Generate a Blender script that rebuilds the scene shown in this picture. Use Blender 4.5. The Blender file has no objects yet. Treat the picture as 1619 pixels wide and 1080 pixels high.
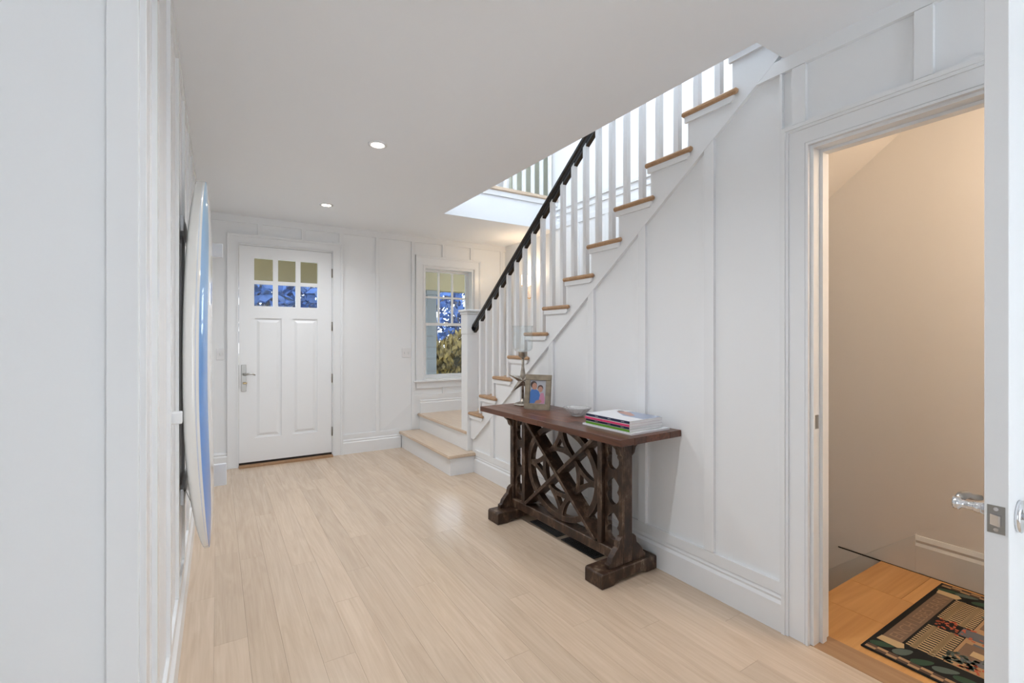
import bpy, bmesh, math, random
from mathutils import Vector, Matrix
random.seed(7)
S = bpy.context.scene
C = S.collection
R = math.radians

# ------------------------------------------------------------------ camera
H = 1.33
cam = bpy.data.objects.new('camera', bpy.data.cameras.new('camera'))
C.objects.link(cam)
cam.location = (0, 0, H)
cam.rotation_euler = (R(90), 0, R(-32.054))
cam.data.sensor_width = 36
cam.data.lens = 745 / 1619 * 36
cam.data.shift_y = -6 / 1619
cam.data.clip_start = 0.02
S.camera = cam

# ------------------------------------------------------------------ world, exposure
w = bpy.data.worlds.new('sky')
S.world = w
w.use_nodes = True
bg = w.node_tree.nodes['Background']
bg.inputs[0].default_value = (0.85, 0.925, 1.0, 1)
bg.inputs[1].default_value = 2.7
vs = S.view_settings
vs.view_transform = 'Standard'
vs.look = 'None'
vs.gamma = 1
vs.use_curve_mapping = False
vs.exposure = 1.02
try:
    S.cycles.max_bounces = 8
    S.cycles.diffuse_bounces = 5
    S.cycles.glossy_bounces = 3
    S.cycles.transmission_bounces = 6
    S.cycles.adaptive_threshold = 0.08
    S.cycles.transparent_max_bounces = 16
    S.cycles.sample_clamp_indirect = 6
except Exception:
    pass


# ------------------------------------------------------------------ materials
def newmat(name):
    m = bpy.data.materials.new(name)
    m.use_nodes = True
    return m, m.node_tree, m.node_tree.nodes['Principled BSDF']


def mat(name, col, rough=0.5, metal=0.0, bump=0, bscale=40, var=0, vscale=6, spec=None, coat=0):
    m, t, b = newmat(name)
    b.inputs['Base Color'].default_value = (*col, 1)
    b.inputs['Roughness'].default_value = rough
    b.inputs['Metallic'].default_value = metal
    if spec is not None:
        b.inputs['Specular IOR Level'].default_value = spec
    if coat:
        b.inputs['Coat Weight'].default_value = coat
        b.inputs['Coat Roughness'].default_value = 0.04
    if bump or var:
        tc = t.nodes.new('ShaderNodeTexCoord')
    if bump:
        n = t.nodes.new('ShaderNodeTexNoise')
        n.inputs['Scale'].default_value = bscale
        n.inputs['Detail'].default_value = 3
        bp = t.nodes.new('ShaderNodeBump')
        bp.inputs['Strength'].default_value = bump
        bp.inputs['Distance'].default_value = 0.002
        t.links.new(tc.outputs['Object'], n.inputs['Vector'])
        t.links.new(n.outputs[0], bp.inputs['Height'])
        t.links.new(bp.outputs[0], b.inputs['Normal'])
    if var:
        n = t.nodes.new('ShaderNodeTexNoise')
        n.inputs['Scale'].default_value = vscale
        n.inputs['Detail'].default_value = 4
        r = t.nodes.new('ShaderNodeValToRGB')
        r.color_ramp.elements[0].position = 0.3
        r.color_ramp.elements[1].position = 0.7
        r.color_ramp.elements[0].color = (*[max(0, c * (1 - var)) for c in col], 1)
        r.color_ramp.elements[1].color = (*[min(1, c * (1 + var)) for c in col], 1)
        t.links.new(tc.outputs['Object'], n.inputs['Vector'])
        t.links.new(n.outputs[0], r.inputs[0])
        t.links.new(r.outputs[0], b.inputs['Base Color'])
    return m


def wood(name, c1, c2, rough=0.35, along='Y', rnd=0.25, scale=1.0, knots=True, coat=0):
    """boards with stretched grain; every object gets its own tone"""
    m, t, b = newmat(name)
    N = t.nodes.new
    L = t.links.new
    tc = N('ShaderNodeTexCoord')
    oi = N('ShaderNodeObjectInfo')
    mul = N('ShaderNodeMath'); mul.operation = 'MULTIPLY'; mul.inputs[1].default_value = 37.0
    L(oi.outputs['Random'], mul.inputs[0])
    add = N('ShaderNodeVectorMath'); add.operation = 'ADD'
    L(tc.outputs['Object'], add.inputs[0]); L(mul.outputs[0], add.inputs[1])
    mp = N('ShaderNodeMapping')
    sc = {'X': (1.2, 14, 14), 'Y': (14, 1.2, 14), 'Z': (14, 14, 1.2)}[along]
    mp.inputs['Scale'].default_value = [q * scale for q in sc]
    L(add.outputs[0], mp.inputs[0])
    n1 = N('ShaderNodeTexNoise'); n1.inputs['Scale'].default_value = 1.0; n1.inputs['Detail'].default_value = 6
    n1.inputs['Distortion'].default_value = 2.6
    L(mp.outputs[0], n1.inputs['Vector'])
    mp2 = N('ShaderNodeMapping')
    mp2.inputs['Scale'].default_value = [q * scale * 7 if q > 2 else q * scale * 1.5 for q in sc]
    L(add.outputs[0], mp2.inputs[0])
    n2 = N('ShaderNodeTexNoise'); n2.inputs['Scale'].default_value = 1.0; n2.inputs['Detail'].default_value = 3
    L(mp2.outputs[0], n2.inputs['Vector'])
    mx = N('ShaderNodeMix'); mx.data_type = 'FLOAT'; mx.inputs[0].default_value = 0.35
    L(n1.outputs[0], mx.inputs[2]); L(n2.outputs[0], mx.inputs[3])
    ramp = N('ShaderNodeValToRGB')
    ramp.color_ramp.elements[0].position = 0.32; ramp.color_ramp.elements[0].color = (*c2, 1)
    ramp.color_ramp.elements[1].position = 0.66; ramp.color_ramp.elements[1].color = (*c1, 1)
    L(mx.outputs[0], ramp.inputs[0])
    hsv = N('ShaderNodeHueSaturation')
    mr = N('ShaderNodeMapRange')
    mr.inputs['To Min'].default_value = 1 - rnd; mr.inputs['To Max'].default_value = 1 + rnd * 0.6
    L(oi.outputs['Random'], mr.inputs[0])
    L(mr.outputs[0], hsv.inputs['Value'])
    L(ramp.outputs[0], hsv.inputs['Color'])
    L(hsv.outputs[0], b.inputs['Base Color'])
    b.inputs['Roughness'].default_value = rough
    bp = N('ShaderNodeBump'); bp.inputs['Strength'].default_value = 0.06; bp.inputs['Distance'].default_value = 0.002
    L(n2.outputs[0], bp.inputs['Height']); L(bp.outputs[0], b.inputs['Normal'])
    if coat:
        b.inputs['Coat Weight'].default_value = coat
        b.inputs['Coat Roughness'].default_value = 0.2
    return m


def emit(name, col, st):
    m, t, b = newmat(name)
    b.inputs['Base Color'].default_value = (*col, 1)
    b.inputs['Emission Color'].default_value = (*col, 1)
    b.inputs['Emission Strength'].default_value = st
    return m


def glass(name, tint=(0.97, 0.99, 1.0), refl=0.04):
    m = bpy.data.materials.new(name); m.use_nodes = True
    t = m.node_tree; t.nodes.clear()
    o = t.nodes.new('ShaderNodeOutputMaterial')
    tr = t.nodes.new('ShaderNodeBsdfTransparent'); tr.inputs[0].default_value = (*tint, 1)
    gl = t.nodes.new('ShaderNodeBsdfGlossy'); gl.inputs['Roughness'].default_value = 0.02
    fr = t.nodes.new('ShaderNodeLayerWeight'); fr.inputs['Blend'].default_value = 0.5
    pw = t.nodes.new('ShaderNodeMath'); pw.operation = 'POWER'; pw.inputs[1].default_value = 3
    ml = t.nodes.new('ShaderNodeMath'); ml.operation = 'MULTIPLY_ADD'; ml.inputs[1].default_value = 0.4; ml.inputs[2].default_value = refl
    t.links.new(fr.outputs['Facing'], pw.inputs[0]); t.links.new(pw.outputs[0], ml.inputs[0])
    mx = t.nodes.new('ShaderNodeMixShader')
    t.links.new(ml.outputs[0], mx.inputs[0])
    t.links.new(tr.outputs[0], mx.inputs[1]); t.links.new(gl.outputs[0], mx.inputs[2])
    t.links.new(mx.outputs[0], o.inputs[0])
    return m


M = {}
M['wall'] = mat('wall_paint', (0.85, 0.865, 0.88), 0.45, bump=0.05, bscale=120)
M['trim'] = mat('trim_paint_gloss', (0.85, 0.865, 0.88), 0.27)
M['ceil'] = mat('ceiling_paint', (0.89, 0.92, 0.955), 0.75, bump=0.04, bscale=90)
M['closet'] = mat('closet_wall_paint', (0.80, 0.77, 0.73), 0.6)
M['closet_base'] = mat('closet_baseboard_paint', (0.72, 0.72, 0.70), 0.4)
M['doorw'] = mat('door_paint', (0.87, 0.885, 0.90), 0.3)
M['floor'] = wood('oak_floor', (0.68, 0.54, 0.41), (0.565, 0.43, 0.315), 0.20, 'Y', 0.065)
M['tread'] = wood('oak_tread', (0.50, 0.31, 0.17), (0.36, 0.20, 0.10), 0.35, 'X', 0.08)
M['step'] = wood('oak_step', (0.74, 0.60, 0.46), (0.62, 0.48, 0.36), 0.28, 'Y', 0.05)
M['ply'] = wood('orange_plywood', (0.74, 0.40, 0.145), (0.58, 0.28, 0.085), 0.4, 'X', 0.10, 0.5)
M['thresh'] = wood('oak_threshold', (0.46, 0.28, 0.15), (0.36, 0.20, 0.10), 0.4, 'Y', 0.05)
M['black'] = mat('rail_black', (0.012, 0.012, 0.014), 0.22)
M['dark'] = mat('dark_gap', (0.02, 0.015, 0.012), 0.8)
M['nickel'] = mat('satin_nickel', (0.40, 0.39, 0.37), 0.30, 1.0)
M['chrome'] = mat('chrome', (0.75, 0.76, 0.78), 0.12, 1.0)
M['brass'] = mat('brass', (0.55, 0.42, 0.24), 0.35, 1.0)
M['hinge'] = mat('hinge_bronze', (0.30, 0.28, 0.25), 0.4, 0.8)
M['glass'] = glass('window_glass')
M['cglass'] = glass('clear_glass', (0.97, 0.985, 0.99), 0.05)
M['top'] = wood('table_top_wood', (0.17, 0.056, 0.024), (0.055, 0.018, 0.009), 0.34, 'Y', 0.6, 1.4, coat=0.08)
M['vent'] = mat('vent_metal', (0.018, 0.018, 0.02), 0.4, 0.3)
M['pewter'] = mat('pewter', (0.40, 0.36, 0.31), 0.36, 0.9, bump=0.4, bscale=60, var=0.4, vscale=25)
M['frame'] = mat('frame_driftwood', (0.27, 0.225, 0.165), 0.55, 0.2, bump=0.3, bscale=60, var=0.25, vscale=20)
M['paper'] = mat('paper_white', (0.82, 0.82, 0.84), 0.4)
M['plate'] = mat('switch_plate', (0.80, 0.80, 0.81), 0.3)
M['wire'] = mat('wire', (0.12, 0.12, 0.12), 0.5)
M['lampe'] = emit('lamp_disc', (1.0, 0.90, 0.76), 14)
M['shade'] = emit('sconce_shade', (1.0, 0.80, 0.60), 1.6)


def distress():
    m, t, b = newmat('distressed_brown_paint')
    N = t.nodes.new; L = t.links.new
    tc = N('ShaderNodeTexCoord')
    n = N('ShaderNodeTexNoise'); n.inputs['Scale'].default_value = 14; n.inputs['Detail'].default_value = 9; n.inputs['Roughness'].default_value = 0.72
    mp = N('ShaderNodeMapping'); mp.inputs['Scale'].default_value = (1, 1, 0.45)
    L(tc.outputs['Object'], mp.inputs[0]); L(mp.outputs[0], n.inputs['Vector'])
    r = N('ShaderNodeValToRGB')
    e = r.color_ramp.elements
    e[0].position = 0.34; e[0].color = (0.016, 0.008, 0.005, 1)
    e[1].position = 0.50; e[1].color = (0.042, 0.020, 0.011, 1)
    x = e.new(0.59); x.color = (0.11, 0.064, 0.038, 1)
    x = e.new(0.68); x.color = (0.27, 0.215, 0.165, 1)
    bv = N('ShaderNodeBevel'); bv.inputs['Radius'].default_value = 0.007; bv.samples = 4
    ge = N('ShaderNodeNewGeometry')
    dt = N('ShaderNodeVectorMath'); dt.operation = 'DOT_PRODUCT'
    L(bv.outputs[0], dt.inputs[0]); L(ge.outputs['Normal'], dt.inputs[1])
    mr = N('ShaderNodeMapRange'); mr.inputs['From Min'].default_value = 0.97; mr.inputs['From Max'].default_value = 0.80
    L(dt.outputs['Value'], mr.inputs[0])
    ml = N('ShaderNodeMath'); ml.operation = 'MULTIPLY_ADD'; ml.inputs[1].default_value = 0.13
    L(mr.outputs[0], ml.inputs[0]); L(n.outputs[0], ml.inputs[2])
    L(ml.outputs[0], r.inputs[0]); L(r.outputs[0], b.inputs['Base Color'])
    b.inputs['Roughness'].default_value = 0.42
    bp = N('ShaderNodeBump'); bp.inputs['Strength'].default_value = 0.35; bp.inputs['Distance'].default_value = 0.003
    L(n.outputs[0], bp.inputs['Height']); L(bp.outputs[0], b.inputs['Normal'])
    return m


M['leg'] = distress()

# ------------------------------------------------------------------ helpers
WL = {}


def _link(name, me, m, parent, loc):
    o = bpy.data.objects.new(name, me)
    C.objects.link(o)
    if m is not None and len(me.materials) == 0:
        me.materials.append(m)
    o.location = loc
    if parent is not None:
        o.parent = parent
    return o


def mesh(name, vs_, fs, m, parent=None, world=True, smooth=False, bevel=0, origin=None, segs=1):
    """verts are world coordinates (or the parent's local ones with world=False)"""
    vs_ = [Vector(v) for v in vs_]
    if origin is None:
        mn = [min(v[i] for v in vs_) for i in range(3)]
        mxx = [max(v[i] for v in vs_) for i in range(3)]
        origin = Vector(((mn[0] + mxx[0]) / 2, (mn[1] + mxx[1]) / 2, mn[2]))
    else:
        origin = Vector(origin)
    me = bpy.data.meshes.new(name)
    me.from_pydata([v - origin for v in vs_], [], fs)
    me.update()
    bm = bmesh.new(); bm.from_mesh(me)
    bmesh.ops.recalc_face_normals(bm, faces=bm.faces)
    if bevel:
        bmesh.ops.bevel(bm, geom=list(bm.edges), offset=bevel, segments=segs, affect='EDGES', clamp_overlap=True)
    if smooth:
        for f in bm.faces:
            f.smooth = True
    bm.to_mesh(me); bm.free()
    base = WL.get(parent.name, Vector((0, 0, 0))) if (parent is not None and world) else Vector((0, 0, 0))
    o = _link(name, me, m, parent, origin - base)
    WL[o.name] = origin if parent is None or world else origin
    return o


BF = [(0, 1, 3, 2), (4, 6, 7, 5), (0, 4, 5, 1), (2, 3, 7, 6), (0, 2, 6, 4), (1, 5, 7, 3)]


def bxv(x0, x1, y0, y1, z0, z1):
    return [(x, y, z) for x in (x0, x1) for y in (y0, y1) for z in (z0, z1)]


def box(name, b, m, parent=None, world=True, bevel=0, segs=1):
    return mesh(name, bxv(*b), BF, m, parent, world, bevel=bevel, segs=segs)


def boxes(name, bl, m, parent=None, world=True, bevel=0):
    v, f = [], []
    for b in bl:
        k = len(v)
        v += bxv(*b)
        f += [tuple(i + k for i in q) for q in BF]
    return mesh(name, v, f, m, parent, world, bevel=bevel)


def prism(name, pts, axis, a0, a1, m, parent=None, world=True, bevel=0, smooth=False):
    """polygon in the two other axes (in x,y,z order) pushed from a0 to a1 along axis"""
    def P(p, a):
        return {'X': (a, p[0], p[1]), 'Y': (p[0], a, p[1]), 'Z': (p[0], p[1], a)}[axis]
    n = len(pts)
    v = [P(p, a0) for p in pts] + [P(p, a1) for p in pts]
    f = [tuple(range(n)), tuple(range(2 * n - 1, n - 1, -1))]
    f += [(i, (i + 1) % n, (i + 1) % n + n, i + n) for i in range(n)]
    return mesh(name, v, f, m, parent, world, bevel=bevel, smooth=smooth)


def cells(name, axis, a0, a1, outer, holes, m, parent=None):
    """slab with rectangular holes; outer/holes = (u0,u1,v0,v1) in the two other axes"""
    us = sorted({outer[0], outer[1], *[q for h in holes for q in h[:2]]})
    vv = sorted({outer[2], outer[3], *[q for h in holes for q in h[2:]]})
    us = [u for u in us if outer[0] <= u <= outer[1]]
    vv = [u for u in vv if outer[2] <= u <= outer[3]]
    def solid(i, j):
        if not (0 <= i < len(us) - 1 and 0 <= j < len(vv) - 1):
            return False
        cu, cv = (us[i] + us[i + 1]) / 2, (vv[j] + vv[j + 1]) / 2
        return not any(h[0] < cu < h[1] and h[2] < cv < h[3] for h in holes)
    V, F, idx = [], [], {}
    def vid(i, j, k):
        q = (i, j, k)
        if q not in idx:
            a = (a0, a1)[k]
            idx[q] = len(V)
            V.append({'X': (a, us[i], vv[j]), 'Y': (us[i], a, vv[j]), 'Z': (us[i], vv[j], a)}[axis])
        return idx[q]
    for i in range(len(us) - 1):
        for j in range(len(vv) - 1):
            if not solid(i, j):
                continue
            for k in (0, 1):
                F.append((vid(i, j, k), vid(i + 1, j, k), vid(i + 1, j + 1, k), vid(i, j + 1, k)))
            for (di, dj, p, q) in ((-1, 0, (i, j), (i, j + 1)), (1, 0, (i + 1, j), (i + 1, j + 1)), (0, -1, (i, j), (i + 1, j)), (0, 1, (i, j + 1), (i + 1, j + 1))):
                if not solid(i + di, j + dj):
                    F.append((vid(*p, 0), vid(*q, 0), vid(*q, 1), vid(*p, 1)))
    return mesh(name, V, F, m, parent)


def lathe(name, prof, m, parent=None, center=(0, 0, 0), axis='Z', world=True, n=28, smooth=True, closed=False):
    v, f = [], []
    for r, z in prof:
        for i in range(n):
            a = 2 * math.pi * i / n
            p = (r * math.cos(a), r * math.sin(a), z)
            if axis == 'X': p = (p[2], p[0], p[1])
            if axis == 'Y': p = (p[0], p[2], p[1])
            v.append(tuple(p[q] + center[q] for q in range(3)))
    k = len(prof)
    for j in range(k - 1):
        for i in range(n):
            f.append((j * n + i, j * n + (i + 1) % n, (j + 1) * n + (i + 1) % n, (j + 1) * n + i))
    if not closed:
        f.append(tuple(range(n - 1, -1, -1)))
        f.append(tuple((k - 1) * n + i for i in range(n)))
    o = mesh(name, v, f, m, parent, world, smooth=False)
    if smooth:
        for p in o.data.polygons:
            p.use_smooth = len(p.vertices) == 4
    return o


def tube(name, pts, rad, m, parent=None, world=True, n=10, smooth=True):
    pts = [Vector(p) for p in pts]
    rad = rad if isinstance(rad, (list, tuple)) else [rad] * len(pts)
    v, f = [], []
    up = None
    for i, p in enumerate(pts):
        d = (pts[min(i + 1, len(pts) - 1)] - pts[max(i - 1, 0)]).normalized()
        if up is None:
            up = Vector((0, 0, 1)) if abs(d.z) < 0.9 else Vector((1, 0, 0))
        s = d.cross(up).normalized(); up = s.cross(d).normalized()
        for k in range(n):
            a = 2 * math.pi * k / n
            v.append(p + (s * math.cos(a) + up * math.sin(a)) * rad[i])
    for j in range(len(pts) - 1):
        for i in range(n):
            f.append((j * n + i, j * n + (i + 1) % n, (j + 1) * n + (i + 1) % n, (j + 1) * n + i))
    f.append(tuple(range(n - 1, -1, -1)))
    f.append(tuple((len(pts) - 1) * n + i for i in range(n)))
    o = mesh(name, v, f, m, parent, world)
    if smooth:
        for p in o.data.polygons:
            p.use_smooth = len(p.vertices) == 4
    return o


def plate2d(name, outer, holes, axis, a0, a1, m, parent=None, world=True):
    """flat outline with holes, given a thickness"""
    cu = bpy.data.curves.new('tmp', 'CURVE'); cu.dimensions = '2D'; cu.fill_mode = 'BOTH'; cu.extrude = 0.5
    for lp in [outer] + holes:
        sp = cu.splines.new('POLY'); sp.points.add(len(lp) - 1); sp.use_cyclic_u = True
        for i, p in enumerate(lp):
            sp.points[i].co = (p[0], p[1], 0, 1)
    ob = bpy.data.objects.new('tmp', cu); C.objects.link(ob)
    dg = bpy.context.evaluated_depsgraph_get()
    me = bpy.data.meshes.new_from_object(ob.evaluated_get(dg))
    bpy.data.objects.remove(ob); bpy.data.curves.remove(cu)
    V = []
    for q in me.vertices:
        a = a0 if q.co.z < 0 else a1
        V.append({'X': (a, q.co.x, q.co.y), 'Y': (q.co.x, a, q.co.y), 'Z': (q.co.x, q.co.y, a)}[axis])
    F = [tuple(p.vertices) for p in me.polygons]
    bpy.data.meshes.remove(me)
    bm = bmesh.new()
    for q in V: bm.verts.new(q)
    bm.verts.ensure_lookup_table()
    for q in F:
        try: bm.faces.new([bm.verts[i] for i in q])
        except ValueError: pass
    bmesh.ops.remove_doubles(bm, verts=bm.verts, dist=1e-5)
    V = [tuple(q.co) for q in bm.verts]; bm.verts.index_update()
    F = [tuple(q.index for q in fa.verts) for fa in bm.faces]
    bm.free()
    return mesh(name, V, F, m, parent, world)


def thing(name, label, cat, loc=(0, 0, 0), rotz=0, group=None, kind=None):
    o = bpy.data.objects.new(name, None)
    C.objects.link(o)
    o.empty_display_size = 0.1
    o.location = loc; o.rotation_euler = (0, 0, rotz)
    WL[o.name] = Vector(loc)
    return tag(o, label, cat, group, kind)


def tag(o, label, cat, group=None, kind=None):
    o['label'] = label; o['category'] = cat
    if group: o['group'] = group
    if kind: o['kind'] = kind
    return o


def struct(o, label, cat):
    return tag(o, label, cat, kind='structure')


# ------------------------------------------------------------------ dimensions
CEIL = 2.585
FL2 = 2.94                       # second floor level
XW = 2.178                       # right wall panel face
XF = 2.158                       # batten / skirt face of the right wall
XB = 3.38                        # far stairwell wall
YF = 5.58                        # front wall face
XL = -0.15                       # left wall face
RISE, RUN = 0.196, 0.2586
def yn(k): return 1.68 + (13 - k) * RUN      # nosing of tread k
def yr(k): return yn(k) - 0.028              # riser under tread k
def zt(k): return RISE * k
def zdiag(y): return 0.339 + (4.134 - y) * 0.763

# ------------------------------------------------------------------ floor
floor = struct(box('floor', (-2.7, 2.30, -2.2, YF + 0.12, -0.10, -0.013), M['floor']),
               'pale bleached oak plank floor of the entrance hall', 'floor')
PW = 0.127
x = -0.138
i = 0
while x < 2.17:
    x1 = -0.011 + PW * i
    if x1 > 2.175: x1 = 2.175
    y = 0.25 - random.random() * 1.2
    if i == 0: y = -0.05
    ends = []
    while y < YF + 0.03:
        L = random.uniform(0.9, 2.3)
        if i == 1 and y < 2.3: L = 2.40 - y
        if i == 0 and y < 2.8: L = 2.86 - y
        y1 = min(y + L, YF + 0.03)
        if YF + 0.03 - y1 < 0.3: y1 = YF + 0.03
        if y1 > 0.25:
            box('plank', (x + 0.0003, x1 - 0.0003, max(y, 0.1) + 0.0004, y1 - 0.0004, -0.0125, 0), M['floor'], floor)
        y = y1
    x = x1
    i += 1
thr = box('plank', (2.1755, 2.308, 0.26, 1.04, -0.0125, 0.001), M['thresh'], floor)

# ------------------------------------------------------------------ ceiling
ceil = struct(cells('ceiling', 'Z', CEIL, FL2 - 0.02, (-2.7, XB, -2.2, YF), [(1.945, XB, 1.146, 4.405)], M['ceil']),
              'flat white ceiling with the open stairwell cut out', 'ceiling')
# upper landing edge
nos = struct(box('trim_1', (1.945, XB, 4.375, 4.50, FL2 - 0.02, FL2 + 0.022), M['step'], bevel=0.008, segs=2),
             'pale oak nosing along the upper landing edge', 'trim')
struct(box('trim_2', (1.947, XB, 4.390, 4.404, FL2 - 0.075, FL2 - 0.021), M['trim']), 'white moulding under the upper landing nosing', 'trim')

# ------------------------------------------------------------------ right wall (under the stair and around the closet door)
DY0, DY1, DZ = 0.26, 1.050, 2.168
pts = [(4.15, 0.0), (4.15, 0.33)]
ztop = lambda k: zt(k) - 0.045
pts = [(-2.2, 0), (DY0, 0), (DY0, DZ), (DY1, DZ), (DY1, 0), (4.235, 0), (4.235, 0.36)]
for k in range(3, 15):
    pts += [(yr(k) - 0.02, ztop(k)), (yr(k + 1) - 0.02, ztop(k))]
pts[-1] = (1.146, ztop(14))
pts = [p for p in pts if p[1] < CEIL - 0.001 or True]
pts = [(p[0], min(p[1], CEIL + 0.02)) for p in pts] + [(-2.2, CEIL + 0.02)]
wr = struct(prism('wall_right', pts, 'X', XW, XW + 0.12, M['wall']),
            'white board and batten wall under the staircase', 'wall')
for yb in [1.50 + 0.455 * q for q in range(0, 6)] + [1.055]:
    y0, y1 = yb, yb + 0.056
    zb = 0.225
    if yb < 1.1:
        zb, z1a, z1b = 2.27, 2.52, 2.52
    else:
        z1a, z1b = zdiag(y0), zdiag(y1)
        z1a = min(z1a, CEIL); z1b = min(z1b, CEIL)
    mesh('batten', [(x_, y_, z_) for x_ in (XF, XW + 0.001) for (y_, z_) in ((y0, zb), (y1, zb), (y1, z1b), (y0, z1a))],
         [(0, 1, 2, 3), (4, 5, 6, 7), (0, 1, 5, 4), (1, 2, 6, 5), (2, 3, 7, 6), (3, 0, 4, 7)], M['trim'], wr)
box('batten', (XF, XW + 0.001, 0.626, 0.680, 2.27, 2.52), M['trim'], wr)
box('batten', (XF, XW + 0.001, 1.155, 1.165, 0.225, 2.52), M['trim'], wr)
mesh('top_rail', [(x_, y_, z_) for x_ in (XF - 0.001, XW + 0.001) for (y_, z_) in ((-2.2, 2.522), (1.272, 2.522), (1.19, CEIL), (-2.2, CEIL))],
     [(0, 1, 2, 3), (4, 5, 6, 7), (0, 1, 5, 4), (1, 2, 6, 5), (2, 3, 7, 6), (3, 0, 4, 7)], M['trim'], wr)
box('bottom_rail', (XF + 0.003, XW + 0.001, 1.15, 4.15, 0.168, 0.222), M['trim'], wr)


def base_prof(t=0.022):
    return [(0, 0), (t, 0), (t, 0.125), (t * 0.55, 0.138), (t * 0.75, 0.150), (t * 0.3, 0.168), (0, 0.170)]


def baseboard(name, axis, wallpos, sgn, a0, a1, label, t=0.024, m='trim', zs=1.0):
    pr = [(wallpos + sgn * p[0], p[1] * zs) for p in base_prof(t)]
    o = prism(name, pr, 'Y' if axis == 'Y' else 'X', a0, a1, M[m])
    return struct(o, label, 'baseboard')


baseboard('baseboard_right', 'Y', XW, -1, 1.153, 4.15, 'white moulded baseboard under the staircase wall')
# stair skirt (closed stringer face with sawtooth top)
sp = [(4.15, 0.36), (4.15, zdiag(4.15))]
ex = [(1.18, zdiag(1.18)), (1.147, 2.60), (1.147, 2.93)]
saw = []
for k in range(3, 15):
    saw += [(yr(k), zt(k) - 0.0285), (yr(k + 1), zt(k) - 0.0285)]
saw[0] = (4.225, zt(3) - 0.0285)
saw[-1] = (1.147, zt(14) - 0.0285)
skirt_poly = [(4.225, zdiag(4.225) + 0.05)] + [(4.15, zdiag(4.15))] + [(1.19, zdiag(1.19)), (1.147, 2.622)] + saw[::-1]

# ------------------------------------------------------------------ staircase
st = thing('staircase', 'white staircase with oak treads, white balusters and a black handrail', 'staircase', (2.8, 4.3, 0))
prism('stringer', skirt_poly, 'X', XF - 0.002, XW + 0.0005, M['trim'], st)
TX0 = 2.128
for k in range(3, 15):
    y1 = yn(k); y0 = yr(k + 1) - 0.001
    xo = XB
    # tread: slab plus the side return that runs a little past the next riser
    V = [(TX0, y1), (xo, y1), (xo, y0), (XF - 0.003, y0), (XF - 0.003, yn(k) - 0.325), (TX0, yn(k) - 0.325)]
    if k == 14:
        V = [(TX0, y1), (xo, y1), (xo, 1.15), (TX0, 1.15)]
    tr = prism('tread', V, 'Z', zt(k) - 0.028, zt(k), M['tread'], st, bevel=0.009)
    if k < 14:
        cv = [(yr(k) + 0.012, 0), (yn(k) - 0.300, 0), (yn(k) - 0.300, 0.010), (yn(k) - 0.288, 0.032), (yr(k) + 0.012, 0.032)]
        cv = [(yr(k) + 0.012, zt(k) - 0.060), (yn(k) - 0.285, zt(k) - 0.060), (yn(k) - 0.300, zt(k) - 0.048), (yn(k) - 0.302, zt(k) - 0.0285), (yr(k) + 0.012, zt(k) - 0.0285)]
    else:
        cv = [(yr(k) + 0.012, zt(k) - 0.060), (1.15, zt(k) - 0.060), (1.15, zt(k) - 0.0285), (yr(k) + 0.012, zt(k) - 0.0285)]
    prism('cove_moulding', cv, 'X', XF - 0.017, XF - 0.0021, M['trim'], tr)
for k in range(3, 16):
    z0 = zt(k - 1) if k > 3 else zt(2)
    z1 = zt(k) - 0.0285 if k < 15 else FL2
    box('riser', (XF + 0.0, XB, yr(k) - 0.018, yr(k), z0, z1), M['trim'], st)
# soffit
def zs(y): return 2.221 - 0.758 * (y - 1.527)
mesh('soffit', [(x_, y_, z_) for x_ in (XW + 0.122, XB) for (y_, z_) in ((1.05, zs(1.05)), (3.8, zs(3.8)), (3.8, zs(3.8) + 0.02), (1.05, zs(1.05) + 0.02))],
     [(0, 1, 2, 3), (4, 5, 6, 7), (0, 1, 5, 4), (1, 2, 6, 5), (2, 3, 7, 6), (3, 0, 4, 7)], M['closet'], st)
# the two bottom steps and quarter landing
s1 = box('tread', (1.87, 2.1765, 4.125, YF - 0.001, zt(1) - 0.028, zt(1)), M['step'], st, bevel=0.008, segs=2)
boxes('riser', [(1.90, 1.918, 4.15, YF - 0.001, 0.0, zt(1) - 0.0285), (1.918, XF, 4.15, 4.168, 0.0, zt(1) - 0.0285)], M['trim'], st)
box('riser_trim', (1.888, 1.9, 4.138, YF - 0.001, zt(1) - 0.048, zt(1) - 0.0285), M['trim'], st)
box('riser', (2.135, 2.153, 4.24, YF - 0.001, zt(1), zt(2) - 0.0285), M['trim'], st)
box('riser_trim', (2.123, 2.135, 4.24, YF - 0.001, zt(2) - 0.048, zt(2) - 0.0285), M['trim'], st)
box('landing', (2.105, XB, 4.24, YF - 0.001, zt(2) - 0.028, zt(2)), M['step'], st, bevel=0.008, segs=2)
# newel
NX0, NX1, NY0, NY1 = 2.120, 2.240, 4.228, 4.362
nw = box('newel_post', (NX0, NX1, NY0, NY1, zt(1) + 0.0005, 1.365), M['trim'], st, bevel=0.003)
box('newel_head', (NX0 - 0.003, NX1 + 0.003, NY0 - 0.003, NY1 + 0.003, 1.366, 1.565), M['trim'], nw, bevel=0.003)
box('cap_moulding', (NX0 - 0.012, NX1 + 0.012, NY0 - 0.012, NY1 + 0.012, 1.5655, 1.590), M['trim'], nw, bevel=0.006)
box('newel_cap', (NX0 - 0.026, NX1 + 0.026, NY0 - 0.026, NY1 + 0.026, 1.5905, 1.615), M['trim'], nw, bevel=0.005)
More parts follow.
